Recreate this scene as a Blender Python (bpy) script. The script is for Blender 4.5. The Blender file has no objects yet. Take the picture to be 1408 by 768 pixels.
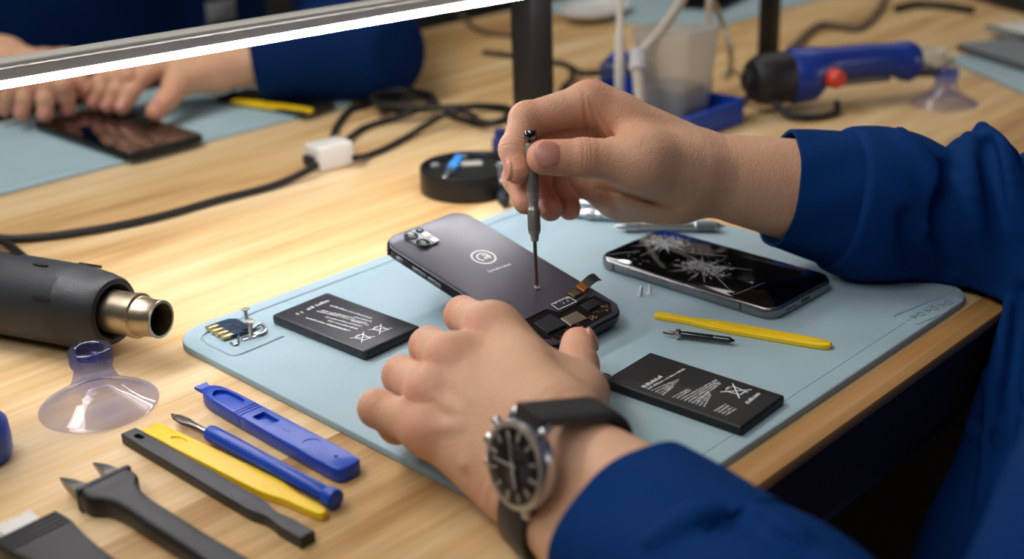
import bpy, bmesh, math, random
import numpy as np
from mathutils import Vector, Matrix, Euler

C = bpy.context.scene.collection
PI = math.pi
rnd = random.Random(7)

# ------------------------------------------------------------------ camera (table top is z = 0, table runs along x)
F_PX, PITCH, ROLL, CAM_H = 1689.5, 0.3905, -0.0365, 0.3242
_cp, _sp, _cr, _sr, _s = math.cos(PITCH), math.sin(PITCH), math.cos(ROLL), math.sin(ROLL), 2 ** -.5
def _c2w(v): return np.array([(v[0] + v[1]) * _s, (v[1] - v[0]) * _s, v[2]])
FW = _c2w([0, _cp, -_sp]); _R0 = _c2w([1, 0, 0]); _U0 = _c2w([0, _sp, _cp])
RT = _cr * _R0 + _sr * _U0; UP = -_sr * _R0 + _cr * _U0
CO = np.array([0, 0, CAM_H])
def _ray(x, y): return FW * F_PX + RT * (x - 704) - UP * (y - 384)
def at(x, y, z=0.0):
    """point at height z seen at a photo pixel"""
    d = _ray(x, y); return CO + d * ((z - CO[2]) / d[2])
def aty(x, y, yy):
    d = _ray(x, y); return CO + d * ((yy - CO[1]) / d[1])
def atd(x, y, dep):
    return CO + _ray(x, y) * dep / F_PX
def reach(x, y, p, dist, far=True):
    """point seen at a pixel that lies a given distance from p"""
    d = _ray(x, y); d = d / np.linalg.norm(d); v = np.array(p) - CO
    b = v @ d; disc = b * b - (v @ v - dist * dist)
    r = math.sqrt(disc) if disc > 0 else 0
    return CO + d * (b + r if far else b - r)
def unit(v):
    v = np.array(v, float); return v / np.linalg.norm(v)

# ------------------------------------------------------------------ materials
def lin(h):
    if isinstance(h, str):
        h = h.lstrip('#'); c = [int(h[i:i + 2], 16) / 255 for i in (0, 2, 4)]
        return tuple((x / 12.92 if x <= .04045 else ((x + .055) / 1.055) ** 2.4) for x in c)
    return tuple(h)
MATS = {}
def mat(name, col, rough=.5, metal=0., var=.08, scale=60., bump=0., bscale=None, spec=.5, emit=None, estr=0.,
        trans=0., ior=1.45, alpha=1., coat=0., sheen=0., stretch=None):
    if name in MATS: return MATS[name]
    m = bpy.data.materials.new(name); m.use_nodes = True
    nt = m.node_tree; N = nt.nodes; L = nt.links
    b = N['Principled BSDF']; c = lin(col)
    tc = N.new('ShaderNodeTexCoord'); mp = N.new('ShaderNodeMapping')
    L.new(tc.outputs['Object'], mp.inputs['Vector'])
    if stretch: mp.inputs['Scale'].default_value = stretch
    nz = N.new('ShaderNodeTexNoise'); nz.inputs['Scale'].default_value = scale; nz.inputs['Detail'].default_value = 4
    L.new(mp.outputs['Vector'], nz.inputs['Vector'])
    mx = N.new('ShaderNodeMix'); mx.data_type = 'RGBA'
    mx.inputs['A'].default_value = (*[max(0, x * (1 - var)) for x in c], 1)
    mx.inputs['B'].default_value = (*[min(1, x * (1 + var)) for x in c], 1)
    L.new(nz.outputs['Fac'], mx.inputs['Factor']); L.new(mx.outputs['Result'], b.inputs['Base Color'])
    b.inputs['Roughness'].default_value = rough; b.inputs['Metallic'].default_value = metal
    b.inputs['Specular IOR Level'].default_value = spec
    b.inputs['IOR'].default_value = ior; b.inputs['Transmission Weight'].default_value = trans
    b.inputs['Alpha'].default_value = alpha; b.inputs['Coat Weight'].default_value = coat
    b.inputs['Sheen Weight'].default_value = sheen
    if emit: b.inputs['Emission Color'].default_value = (*lin(emit), 1); b.inputs['Emission Strength'].default_value = estr
    if bump:
        n2 = N.new('ShaderNodeTexNoise'); n2.inputs['Scale'].default_value = bscale or scale * 8; n2.inputs['Detail'].default_value = 3
        L.new(mp.outputs['Vector'], n2.inputs['Vector'])
        bp = N.new('ShaderNodeBump'); bp.inputs['Strength'].default_value = bump; bp.inputs['Distance'].default_value = .001
        L.new(n2.outputs['Fac'], bp.inputs['Height']); L.new(bp.outputs['Normal'], b.inputs['Normal'])
    MATS[name] = m; return m

# ------------------------------------------------------------------ mesh building
class MB:
    def __init__(s): s.v = []; s.f = []
    def add(s, vs, fs, M=None):
        b = len(s.v)
        for p in vs:
            p = Vector(p)
            s.v.append(tuple(M @ p) if M is not None else tuple(p))
        s.f += [tuple(b + i for i in f) for f in fs]; return s
    def rings(s, rs, closed=True, cap0=True, cap1=True, M=None):
        """loft through rings of equal length"""
        n = len(rs[0]); vs = [p for r in rs for p in r]; fs = []
        for i in range(len(rs) - 1):
            for j in range(n if closed else n - 1):
                k = (j + 1) % n
                fs.append((i * n + j, i * n + k, (i + 1) * n + k, (i + 1) * n + j))
        if cap0: fs.append(tuple(reversed(range(n))))
        if cap1: fs.append(tuple((len(rs) - 1) * n + j for j in range(n)))
        return s.add(vs, fs, M)
    def prism(s, out, z0, z1, bev=0., seg=3, M=None, bot=True):
        out = [Vector((p[0], p[1])) for p in out]; n = len(out)
        area = sum(out[i].x * out[(i + 1) % n].y - out[(i + 1) % n].x * out[i].y for i in range(n))
        if area < 0: out.reverse()
        nor = []
        for i in range(n):
            a, b, c = out[i - 1], out[i], out[(i + 1) % n]
            e1 = (b - a).normalized(); e2 = (c - b).normalized()
            n1 = Vector((e1.y, -e1.x)); n2 = Vector((e2.y, -e2.x)); m = n1 + n2
            m = m / max(.5, m.length_squared) * 2 if m.length > 1e-6 else n1
            nor.append(m * (1 if True else 0))
        def ring(off, z): return [((out[i] - nor[i] * off).x, (out[i] - nor[i] * off).y, z) for i in range(n)]
        rs = []
        if bev > 0:
            if bot:
                for k in range(seg + 1):
                    t = k / seg * PI / 2; rs.append(ring(bev * (1 - math.sin(t)), z0 + bev * (1 - math.cos(t))))
            else: rs.append(ring(0, z0))
            for k in range(seg + 1):
                t = k / seg * PI / 2; rs.append(ring(bev * (1 - math.cos(t)), z1 - bev * (1 - math.sin(t))))
        else: rs = [ring(0, z0), ring(0, z1)]
        return s.rings(rs, M=M)
    def box(s, x0, x1, y0, y1, z0, z1, bev=0., M=None, seg=2):
        if bev <= 0: return s.prism([(x0, y0), (x1, y0), (x1, y1), (x0, y1)], z0, z1, 0, M=M)
        return s.prism(rrect((x0 + x1) / 2, (y0 + y1) / 2, x1 - x0, y1 - y0, bev * 1.01, 3), z0, z1, bev, seg, M=M)
    def lathe(s, prof, n=32, M=None, cap0=True, cap1=True):
        rs = [[(r * math.cos(2 * PI * j / n), r * math.sin(2 * PI * j / n), z) for j in range(n)] for r, z in prof]
        return s.rings(rs, cap0=cap0, cap1=cap1, M=M)
    def tube(s, path, r, n=10, M=None, smooth=6, sq=1.):
        P = catmull(path, smooth) if smooth else [Vector(p) for p in path]
        R = r if callable(r) else (lambda t: r)
        rs = []; up = None
        for i, p in enumerate(P):
            t = (P[min(i + 1, len(P) - 1)] - P[max(i - 1, 0)]).normalized()
            if up is None:
                up = Vector((0, 0, 1)) if abs(t.z) < .9 else Vector((1, 0, 0))
            side = t.cross(up).normalized(); up = side.cross(t).normalized()
            q = R(i / max(1, len(P) - 1))
            rs.append([p + side * (q * math.cos(2 * PI * j / n)) + up * (q * sq * math.sin(2 * PI * j / n)) for j in range(n)])
        return s.rings(rs, M=M)
    def sphere(s, c, r, n=16, M=None, sc=(1, 1, 1)):
        rs = []
        for i in range(1, n):
            t = PI * i / n
            rs.append([(c[0] + r * sc[0] * math.sin(t) * math.cos(2 * PI * j / (2 * n)), c[1] + r * sc[1] * math.sin(t) * math.sin(2 * PI * j / (2 * n)),
                        c[2] - r * sc[2] * math.cos(t)) for j in range(2 * n)])
        return s.rings(rs, M=M)
    def build(s, name, m, parent=None, smooth=35, M=None, **tags):
        me = bpy.data.meshes.new(name); me.from_pydata(s.v, [], s.f)
        bm = bmesh.new(); bm.from_mesh(me); bmesh.ops.recalc_face_normals(bm, faces=bm.faces)
        bm.to_mesh(me); bm.free()
        return link(name, me, m, parent, smooth, M, **tags)

def link(name, me, m, parent=None, smooth=35, M=None, **tags):
    if isinstance(m, (list, tuple)):
        for q in m: me.materials.append(q)
    else: me.materials.append(m)
    if smooth is not None:
        me.polygons.foreach_set('use_smooth', [True] * len(me.polygons))
        if smooth < 180: me.set_sharp_from_angle(angle=math.radians(smooth))
    o = bpy.data.objects.new(name, me); C.objects.link(o)
    if parent is not None: o.parent = parent
    if M is not None: o.matrix_basis = M
    for k, v in tags.items(): o[k] = v
    return o

def catmull(path, k=6):
    P = [Vector(p) for p in path]
    if len(P) < 3:
        return [P[0].lerp(P[-1], i / k) for i in range(k + 1)]
    out = []
    for i in range(len(P) - 1):
        p0 = P[i - 1] if i else P[0] * 2 - P[1]; p1 = P[i]; p2 = P[i + 1]
        p3 = P[i + 2] if i + 2 < len(P) else P[-1] * 2 - P[-2]
        for j in range(k):
            t = j / k
            out.append(.5 * ((2 * p1) + (p2 - p0) * t + (2 * p0 - 5 * p1 + 4 * p2 - p3) * t * t + (3 * p1 - p0 - 3 * p2 + p3) * t ** 3))
    out.append(P[-1]); return out
def rrect(cx, cy, w, h, r, seg=6):
    r = min(r, w / 2 * .999, h / 2 * .999); out = []
    for k, (sx, sy) in enumerate(((1, 1), (-1, 1), (-1, -1), (1, -1))):
        for i in range(seg + 1):
            a = k * PI / 2 + i / seg * PI / 2
            out.append((cx + sx * (w / 2 - r) + r * math.cos(a), cy + sy * (h / 2 - r) + r * math.sin(a)))
    return out
def circle(cx, cy, r, n=24): return [(cx + r * math.cos(2 * PI * i / n), cy + r * math.sin(2 * PI * i / n)) for i in range(n)]
def blade(pts, k=5):
    """symmetric outline from (x, half width) stations"""
    q = list(pts)
    for _ in range(2):
        r = [q[0]]
        for (x0, w0), (x1, w1) in zip(q, q[1:]): r += [(x0 * .75 + x1 * .25, w0 * .75 + w1 * .25), (x0 * .25 + x1 * .75, w0 * .25 + w1 * .75)]
        q = r + [q[-1]]
    out = [q[0]]
    for p in q[1:]:
        if math.hypot(p[0] - out[-1][0], p[1] - out[-1][1]) > .0007 or p is q[-1]: out.append(p)
    q = out
    return [(x, -w) for x, w in q] + [(x, w) for x, w in reversed(q)]
def T(x, y, z): return Matrix.Translation((x, y, z))
def RZ(a): return Matrix.Rotation(a, 4, 'Z')
def RX(a): return Matrix.Rotation(a, 4, 'X')
def RY(a): return Matrix.Rotation(a, 4, 'Y')
def frame(o, x, y, z):
    M = Matrix.Identity(4)
    for i in range(3):
        M[i][0] = x[i]; M[i][1] = y[i]; M[i][2] = z[i]; M[i][3] = o[i]
    return M
def cut(o, mb):
    """carve a shape out of a part"""
    me = bpy.data.meshes.new('cutter'); me.from_pydata(mb.v, [], mb.f)
    bm = bmesh.new(); bm.from_mesh(me); bmesh.ops.recalc_face_normals(bm, faces=bm.faces); bm.to_mesh(me); bm.free()
    c = bpy.data.objects.new('cutter', me); C.objects.link(c)
    par = o.parent; ml = o.matrix_basis.copy(); o.parent = None; o.matrix_basis = Matrix.Identity(4)
    md = o.modifiers.new('b', 'BOOLEAN'); md.operation = 'DIFFERENCE'; md.object = c; md.solver = 'EXACT'
    dg = bpy.context.evaluated_depsgraph_get(); dg.update()
    new = bpy.data.meshes.new_from_object(o.evaluated_get(dg), depsgraph=dg)
    o.modifiers.remove(md)
    if len(new.polygons) > 4: old = o.data; o.data = new; bpy.data.meshes.remove(old)
    else: print('CUT FAILED', o.name, len(o.data.polygons)); bpy.data.meshes.remove(new)
    bpy.data.objects.remove(c); bpy.data.meshes.remove(me)
    o.parent = par; o.matrix_basis = ml
    o.data.polygons.foreach_set('use_smooth', [True] * len(o.data.polygons)); o.data.set_sharp_from_angle(angle=math.radians(30))
    return o

# ------------------------------------------------------------------ things
def tag(o, label, cat, group=None, kind=None):
    o['label'] = label; o['category'] = cat
    if group: o['group'] = group
    if kind: o['kind'] = kind
    return o
def thing(name, label, cat, loc=(0, 0, 0), rz=0., group=None, M=None):
    o = bpy.data.objects.new(name, None); C.objects.link(o); o.empty_display_size = .02
    o.matrix_basis = M if M is not None else T(*loc) @ RZ(rz)
    return tag(o, label, cat, group)
def struct(name, mb, m, smooth=35):
    o = mb.build(name, m, None, smooth); o['kind'] = 'structure'; return o
def copy_thing(root, label, M, group=None):
    r = root.copy(); C.objects.link(r); r.matrix_basis = M; r['label'] = label
    if group: r['group'] = group
    for ch in list(root.children):
        c = ch.copy(); C.objects.link(c); c.parent = r
        for g in list(ch.children):
            d = g.copy(); C.objects.link(d); d.parent = c
    return r
def span(p0, p1, z=0.):
    """a tool lying between two points of the table seen at two pixels: (middle, direction, length)"""
    a = at(*p0, z); b = at(*p1, z); d = b - a
    return (a + b) / 2, math.atan2(d[1], d[0]), float(np.linalg.norm(d))

# ------------------------------------------------------------------ implicit surfaces (bodies, clothes)
def rcone(P, a, b, ra, rb):
    a = np.asarray(a, float); b = np.asarray(b, float); ab = b - a; L = ab @ ab + 1e-12
    t = np.clip(((P - a) @ ab) / L, 0, 1)
    return np.linalg.norm(P - a - t[:, None] * ab, axis=1) - (ra + (rb - ra) * t)
def ellipsoid(P, c, ax, r):
    q = (P - np.asarray(c)) @ np.asarray(ax).T / np.asarray(r)
    k0 = np.linalg.norm(q, axis=1); k1 = np.linalg.norm(q / np.asarray(r), axis=1)
    return k0 * (k0 - 1) / np.maximum(k1, 1e-9)
def smin(a, b, k):
    if k <= 0: return np.minimum(a, b)
    h = np.clip(.5 + .5 * (b - a) / k, 0, 1); return b + (a - b) * h - k * h * (1 - h)
def smax(a, b, k): return -smin(-a, -b, k)
def surface(field, lo, hi, h, coarse=4, iters=2):
    """surface nets over a narrow band, then projected to the true surface"""
    lo = np.array(lo, float); hi = np.array(hi, float)
    n = (np.ceil((hi - lo) / h / coarse).astype(int) + 1)
    H = h * coarse
    g = np.stack(np.meshgrid(*[np.arange(k) for k in n], indexing='ij'), -1).reshape(-1, 3)
    fc = np.concatenate([field(lo + (q + .5) * H) for q in np.array_split(g, max(1, len(g) // 300000))])
    near = np.abs(fc) < H * 1.5
    N = n * coarse + 1
    f = np.empty(N, np.float32)
    big = np.where(fc > 0, 1., -1.).reshape(n).astype(np.float32)
    f[:-1, :-1, :-1] = np.repeat(np.repeat(np.repeat(big, coarse, 0), coarse, 1), coarse, 2)
    f[-1] = 1; f[:, -1] = 1; f[:, :, -1] = 1
    sub = np.stack(np.meshgrid(*[np.arange(coarse + 1)] * 3, indexing='ij'), -1).reshape(-1, 3)
    blocks = g[near]
    for q in np.array_split(blocks, max(1, len(blocks) // 4000)):
        idx = (q[:, None, :] * coarse + sub[None]).reshape(-1, 3)
        f[idx[:, 0], idx[:, 1], idx[:, 2]] = field(lo + idx * h)
    for ax in range(3):
        sl = [slice(None)] * 3; sl[ax] = 0; f[tuple(sl)] = np.maximum(f[tuple(sl)], 1e-4)
        sl[ax] = -1; f[tuple(sl)] = np.maximum(f[tuple(sl)], 1e-4)
    s = f < 0
    cs = [s[i:N[0] - 1 + i, j:N[1] - 1 + j, k:N[2] - 1 + k] for i in (0, 1) for j in (0, 1) for k in (0, 1)]
    cnt = sum(c.astype(np.int8) for c in cs); act = (cnt > 0) & (cnt < 8)
    ci = np.argwhere(act); vid = -np.ones(act.shape, np.int64); vid[act] = np.arange(len(ci))
    acc = np.zeros((len(ci), 3)); num = np.zeros(len(ci))
    corners = [(i, j, k) for i in (0, 1) for j in (0, 1) for k in (0, 1)]
    for A in corners:
        for ax in range(3):
            if A[ax]: continue
            B = list(A); B[ax] = 1
            fa = f[ci[:, 0] + A[0], ci[:, 1] + A[1], ci[:, 2] + A[2]]; fb = f[ci[:, 0] + B[0], ci[:, 1] + B[1], ci[:, 2] + B[2]]
            m = (fa < 0) != (fb < 0); t = np.where(m, fa / np.where(m, fa - fb, 1), 0)
            p = np.tile(np.array(A, float), (len(ci), 1)); p[:, ax] += t
            acc[m] += p[m]; num[m] += 1
    V = lo + (ci + acc / num[:, None]) * h
    quads = []
    for ax in range(3):
        o1, o2 = [(1, 2), (2, 0), (0, 1)][ax]
        sl0 = [slice(1, -1)] * 3; sl0[ax] = slice(0, -1); sl1 = [slice(1, -1)] * 3; sl1[ax] = slice(1, None)
        a = s[tuple(sl0)]; b = s[tuple(sl1)]
        e = np.argwhere(a != b)
        if not len(e): continue
        sg = a[e[:, 0], e[:, 1], e[:, 2]]
        e = e.copy(); off = np.ones(3, int); off[ax] = 0; e += off
        def c(d1, d2):
            q = e.copy(); q[:, o1] += d1; q[:, o2] += d2; return vid[q[:, 0], q[:, 1], q[:, 2]]
        Q = np.stack([c(-1, -1), c(0, -1), c(0, 0), c(-1, 0)], 1)
        Q[~sg] = Q[~sg][:, ::-1]; quads.append(Q)
    Q = np.concatenate(quads)
    for _ in range(iters):
        e = h * .3; f0 = field(V); G = np.stack([(field(V + d) - field(V - d)) / (2 * e) for d in np.eye(3) * e], 1)
        g2 = np.maximum((G * G).sum(1), .2); st = np.clip(f0 / g2, -h, h)
        V = V - G * st[:, None]
    return V, Q
def np_mesh(name, parts):
    """one mesh from several (V, Q) pieces"""
    Vs = []; Qs = []; b = 0
    for V, Q in parts: Vs.append(V); Qs.append(Q + b); b += len(V)
    V = np.concatenate(Vs); Q = np.concatenate(Qs)
    me = bpy.data.meshes.new(name)
    me.vertices.add(len(V)); me.vertices.foreach_set('co', V.astype(np.float32).ravel())
    me.loops.add(len(Q) * 4); me.loops.foreach_set('vertex_index', Q.astype(np.int32).ravel())
    me.polygons.add(len(Q)); me.polygons.foreach_set('loop_start', np.arange(0, len(Q) * 4, 4, dtype=np.int32))
    me.polygons.foreach_set('loop_total', np.full(len(Q), 4, np.int32))
    me.update(calc_edges=True); me.validate(); return me
# ------------------------------------------------------------------ hands
class Flesh:
    def __init__(s): s.palm = []; s.chains = []; s.kp = .010; s.fing = []; s.kf = .006; s.nails = []; s.creases = []; s.spots = []; s.ridges = []
    def field(s, P):
        d = None
        for pts, rad in s.chains:
            q = None
            for i in range(len(pts) - 1):
                r = rcone(P, pts[i], pts[i + 1], rad[i], rad[i + 1]); q = r if q is None else np.minimum(q, r)
            d = q if d is None else smin(d, q, s.kp)
        for a, b, ra, rb in s.palm:
            q = rcone(P, a, b, ra, rb); d = q if d is None else smin(d, q, s.kp)
        for a, b, ra, rb, k in s.ridges: d = smin(d, rcone(P, a, b, ra, rb), k)
        out = d
        for prims, k, kf in s.fing:
            f = None
            for a, b, ra, rb in prims:
                q = rcone(P, a, b, ra, rb); f = q if f is None else smin(f, q, k)
            out = np.minimum(out, smin(d, f, kf))
        for c, ax, R, offs, dep, w in s.creases:
            v = P - c; sx = v @ ax; r = np.linalg.norm(v, axis=1); m = np.clip(1.6 - r / R, 0, 1)
            for o in offs: out = out + dep * np.exp(-((sx - o) / w) ** 2) * m
        for c, ax, r in s.nails:
            out = np.minimum(out, ellipsoid(P, c, ax, r))
        lim = np.where(P[:, 1] > .279, .0051 - P[:, 2], -1.)
        return np.maximum(out, lim)
    def finger(s, pts, rad, kf=.007, knuckle=1.04, crease=True):
        pts = [np.array(p, float) for p in pts]; pr = []
        for i in range(len(pts) - 1): pr.append((pts[i], pts[i + 1], rad[i], rad[i + 1]))
        for i in range(1, len(pts) - 1): pr.append((pts[i], pts[i] + 1e-5, rad[i] * knuckle, rad[i] * knuckle))
        s.fing.append((pr, .003, kf))
        if crease:
            for i in range(1, len(pts) - 1):
                ax = unit(unit(pts[i + 1] - pts[i]) + unit(pts[i] - pts[i - 1]))
                s.creases.append((pts[i], ax, rad[i] * 1.3, (-.0024, 0, .0024), .00042, .0007))
        s.spots.append((pts[-1], rad[-1] * 1.7, .75)); s.spots.append((pts[1], rad[1] * 1.5, .55))
    def nail(s, tip, back, normal, r, ln=.0066, wd=.0062, push=.0):
        """nail lying on the back of a fingertip"""
        tip = np.array(tip); x = unit(tip - np.array(back)); n = np.array(normal, float); n = unit(n - (n @ x) * x); y = np.cross(n, x)
        s.nails.append((tip - x * .001 + n * (r * .82 + push), np.array([x, y, n]), np.array([ln, wd, r * .25])))
    def mesh(s, lo, hi, h):
        return surface(s.field, lo, hi, h)
    def colours(s, V):
        red = np.zeros(len(V)); nail = np.zeros(len(V))
        for c, r, a in s.spots:
            red = np.maximum(red, a * np.exp(-((V - np.array(c)) ** 2).sum(1) / (r * r)))
        for c, ax, r in s.nails:
            q = (V - c) @ ax.T / r; e = np.sqrt(q[:, 0] ** 2 + q[:, 1] ** 2)
            nail = np.maximum(nail, np.where((q[:, 2] > -1.2) & (q[:, 2] < 2.5), np.clip((1.0 - e) * 9, 0, 1), 0))
        return np.stack([red, nail, np.zeros(len(V)), np.ones(len(V))], 1)

def lerp(a, b, t): return np.array(a) * (1 - t) + np.array(b) * t

# ---- right hand of the repairer, holding the screwdriver
def right_hand():
    s = Flesh(); s.kp = .015
    idxM, midM, rinM, pinM = atd(812, 141, .776), atd(826, 158, .797), atd(842, 190, .812), atd(862, 222, .818)
    wr_t, wr_b = atd(985, 222, .79), atd(985, 262, .79)
    car = [atd(948, 208, .784), atd(945, 222, .797), atd(943, 240, .805), atd(940, 258, .806)]
    for m, c, r in zip((midM, rinM), car[1:3], (.0135, .0135)): s.palm.append((m, c, r, .0160))
    s.chains += [([idxM, car[0], wr_t, atd(1100, 238, .80), atd(1290, 268, .81)], (.0135, .0165, .0180, .0220, .030)),
                 ([pinM, car[3], wr_b, atd(1100, 290, .80), atd(1290, 310, .81)], (.0125, .0160, .0170, .0215, .029))]
    # ball of the thumb, heel of the hand, web
    thC, thM, thI, thT = atd(945, 236, .772), atd(886, 221, .756), atd(803, 217, .749), atd(748, 216, .7475)
    s.palm += [(thC, thM, .0170, .0150), (atd(935, 262, .786), atd(850, 262, .800), .0170, .0120), (thM, atd(868, 262, .78), .012, .012),
               (lerp(thC, thM, .75), lerp(idxM, car[0], .25), .0085, .0085), (atd(905, 275, .79), atd(925, 272, .79), .0135, .0135),
               (atd(862, 262, .800), rinM, .013, .011), (atd(862, 266, .802), pinM, .012, .010), (atd(850, 262, .800), atd(806, 246, .806), .0125, .0115)]
    s.chains.append(([thM, thC, atd(1000, 244, .782), atd(1100, 262, .792)], (.0150, .0165, .0165, .0200)))
    s.finger([thM, thI, thT], [.0150, .0118, .0108], kf=.010, knuckle=1.0)
    idx = [idxM, atd(724, 164, .771), atd(707, 205, .762), atd(712, 236, .7555)]
    mid = [midM, atd(728, 196, .790), atd(712, 245, .778), atd(723, 277, .768)]
    rin = [rinM, atd(752, 218, .812), atd(738, 256, .800), atd(757, 287, .789)]
    pin = [pinM, atd(792, 240, .820), atd(768, 264, .811), atd(783, 287, .801)]
    s.finger(idx, [.0128, .0105, .0090, .0078]); s.finger(mid, [.0130, .0105, .0092, .0080])
    s.finger(rin, [.0125, .0100, .0088, .0080]); s.finger(pin, [.0115, .0090, .0082, .0074])
    s.nail(thT, thI, -FW * .96 + UP * .14 - RT * .1, .0110, .0088, .0082, .0008)
    s.nail(idx[3], idx[2], -RT - FW * .35, .0078); s.nail(rin[3], rin[2], -FW * .9 - RT * .5 - UP * .2, .0080, .006, .0055); s.nail(pin[3], pin[2], -FW * .9 - RT * .3 - UP * .2, .0074, .0055, .005)
    # folds of the web between thumb and index finger
    for px, py, dx, dy in ((822, 150, .9, -.3), (838, 155, .8, -.45), (806, 148, 1, -.1)):
        s.creases.append((atd(px, py + 28, .770), unit(RT * dx - UP * dy), .017, (0,), .0011, .0014))
    s.creases.append((atd(868, 268, .765), unit(UP * .9 + RT * .25), .022, (0,), .0022, .0018))
    s.creases.append((atd(968, 240, .77), unit(RT), .03, (0,), .00012, .0012))
    s.spots += [(atd(812, 115, .765), .014, .5), (atd(850, 190, .765), .022, .45)]
    return s
RH = right_hand(); RH_LO = atd(690, 100, .78).copy(); 

# ---- left hand of the repairer, steadying the phone
W_L = atd(757, 645, .555); FD_L = unit(atd(950, 800, .49) - W_L)
def left_hand():
    s = Flesh(); s.kp = .012
    idxM, midM, rinM, pinM = at(676, 452, .066), at(624, 495, .060), at(598, 540, .049), at(592, 592, .036)
    axis = unit(lerp(midM, rinM, .5) - W_L); nrm = np.array([-.80, .15, .55]); nrm = unit(nrm - (nrm @ axis) * axis); rad = np.cross(axis, nrm)
    s.axis, s.nrm, s.rad = axis, nrm, rad
    car = [W_L + axis * .016 + rad * q for q in (.020, .008, -.006, -.018)]
    for m, c, r, r2 in ((idxM, car[0], .0125, .0165), (pinM, car[3], .0112, .0160)): s.palm.append((m - nrm * .002, c, r, r2))
    F1, F2 = W_L + FD_L * .075, W_L + FD_L * .20
    for q in (-.0115, .0115):
        s.chains.append(([(midM if q > 0 else rinM) - nrm * .002, car[1] if q > 0 else car[2], W_L + rad * q, F1 + rad * q * 1.2, F2 + rad * q * 1.3], (.0125, .0180, .0195, .0265, .036)))
    # heel, ball of the thumb
    thC = W_L + axis * .014 + rad * .020 - nrm * .012
    thM, thI, thT = at(792, 541, .040), at(793, 503, .034), at(795, 473, .0285)
    s.palm += [(thC, thM, .0165, .0135), (lerp(thC, thM, .7), idxM - nrm * .012, .0125, .0095), (lerp(thC, thM, .9), lerp(idxM, car[0], .5) - nrm * .005, .011, .012),
               (W_L + axis * .012 - rad * .018 - nrm * .006, pinM - nrm * .014 - axis * .008, .0145, .0105),
               (lerp(car[1], midM, .5) - nrm * .010, lerp(car[2], rinM, .5) - nrm * .010, .013, .013)]
    s.finger([thM, thI, thT], [.0130, .0112, .0098], kf=.009, knuckle=1.0)
    s.nail(thT, thI, RT * .85 - FW * .42 + UP * .30, .0098, .0074, .0070, .0007)
    sp = [(idxM, (637, 433), .042, .0125, .0095), (midM, (590, 476), .045, .0125, .0097), (rinM, (553, 516), .041, .0118, .0095), (pinM, (519, 561), .034, .0112, .0088)]
    for (m, px, ln, r0, r1), dn in zip(sp, ((.014, .010, -.020), (.016, .008, -.022), (.016, .006, -.022), (.013, .002, -.016))):
        p = reach(*px, m, ln); p[2] = max(p[2], .018)
        d1 = p + np.array(dn); d1[2] = max(d1[2], .014); d2 = d1 + np.array([.016, .0, -.006]); d2[2] = max(d2[2], .0115)
        s.finger([m, p, d1, d2], [r0, r1, .0085, .0078], kf=.008)
        s.ridges.append((m + nrm * .0055, m + nrm * .0055 + 1e-5, .0085, .0085, .008))                  # knuckle
        c = W_L + axis * .03 + (m - W_L) * .10
        s.ridges.append((m + nrm * .0085, lerp(m, c, .75) + nrm * .0132, .0024, .0019, .005))            # tendon
        s.spots.append((m + nrm * .012, .011, .6))
    # vein
    s.ridges.append((lerp(midM, car[1], .35) + nrm * .0115, lerp(pinM, car[3], .7) + nrm * .0145, .0016, .0016, .005))
    for t in (-.003, .003): s.creases.append((W_L + axis * .012 + nrm * .018, axis, .03, (t,), .0003, .0010))
    return s
LH = left_hand()

# ---- hands of the person across the table
def far_hand(M, wr, el, thumb, nails=True):
    s = Flesh(); s.kp = .012; s.kf = .006
    M4, PIP, TIP = M
    axis = unit(lerp(M4[1], M4[2], .5) - wr); up = np.array([0, 0, 1.]); up = unit(up - (up @ axis) * axis); side = np.cross(axis, up)
    if side @ (np.array(M4[3]) - np.array(M4[0])) < 0: side = -side
    car = [wr + axis * .015 + side * q for q in (-.019, -.006, .007, .018)]
    for m, c in zip(M4, car): s.palm.append((m, c, .0125, .016))
    for q in (-.011, .011): s.palm += [(wr + side * q + axis * .012, wr + side * q, .0175, .0195), (wr + side * q, el + side * q * 1.4, .0195, .036)]
    s.palm.append((wr + axis * .012 - side * .016 - up * .008, thumb[0], .016, .013))
    s.palm.append((lerp(wr, thumb[0], .7), lerp(M4[0], wr, .2), .011, .011))
    s.finger(thumb, [.013, .0112, .0098], kf=.009, knuckle=1., crease=False)
    s.nail(thumb[2], thumb[1], up - FW * .3, .0095, .0066, .0062, .0002)
    for m, p, t in zip(M4, PIP, TIP):
        m, p, t = map(lambda q: np.array(q, float), (m, p, t))
        d = lerp(p, t, .55) + up * .003
        s.finger([m, p, d, t], [.0118, .0100, .0088, .0078], crease=False)
        s.nail(t, d, up * .9 - FW * .6, .0078)
    return s
def opp_hands():
    zt = .0204                                            # tips rest on the phone
    # hand at the right of the phone
    M4 = [at(218, 92, .052), at(196, 88, .054), at(176, 90, .052), at(158, 96, .046)]
    P = [at(196, 106, .046), at(176, 106, .048), at(157, 108, .046), at(139, 114, .040)]
    Tp = [at(168, 149, zt), at(149, 147, zt), at(131, 143, zt), at(124, 135, zt)]
    wr = at(305, 92, .042); el = at(560, 62, .050)
    th = [at(244, 114, .040), at(232, 134, .030), at(214, 154, zt + .002)]
    a = far_hand((M4, P, Tp), wr, el, th)
    # hand at the left
    M4 = [at(76, 94, .054), at(56, 87, .056), at(36, 84, .055), at(18, 88, .049)]
    P = [at(86, 118, .046), at(66, 117, .048), at(44, 117, .047), at(22, 121, .042)]
    Tp = [at(94, 150, zt), at(62, 158, zt), at(30, 156, zt), at(6, 150, zt)]
    wr = np.array([.562, 1.366, .052]); el = np.array([.40, 1.50, .046])
    th = [at(92, 84, .042), at(108, 104, .034), at(112, 124, .026)]
    b = far_hand((M4, P, Tp), wr, el, th)
    return a, b
OA, OB = opp_hands()

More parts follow.
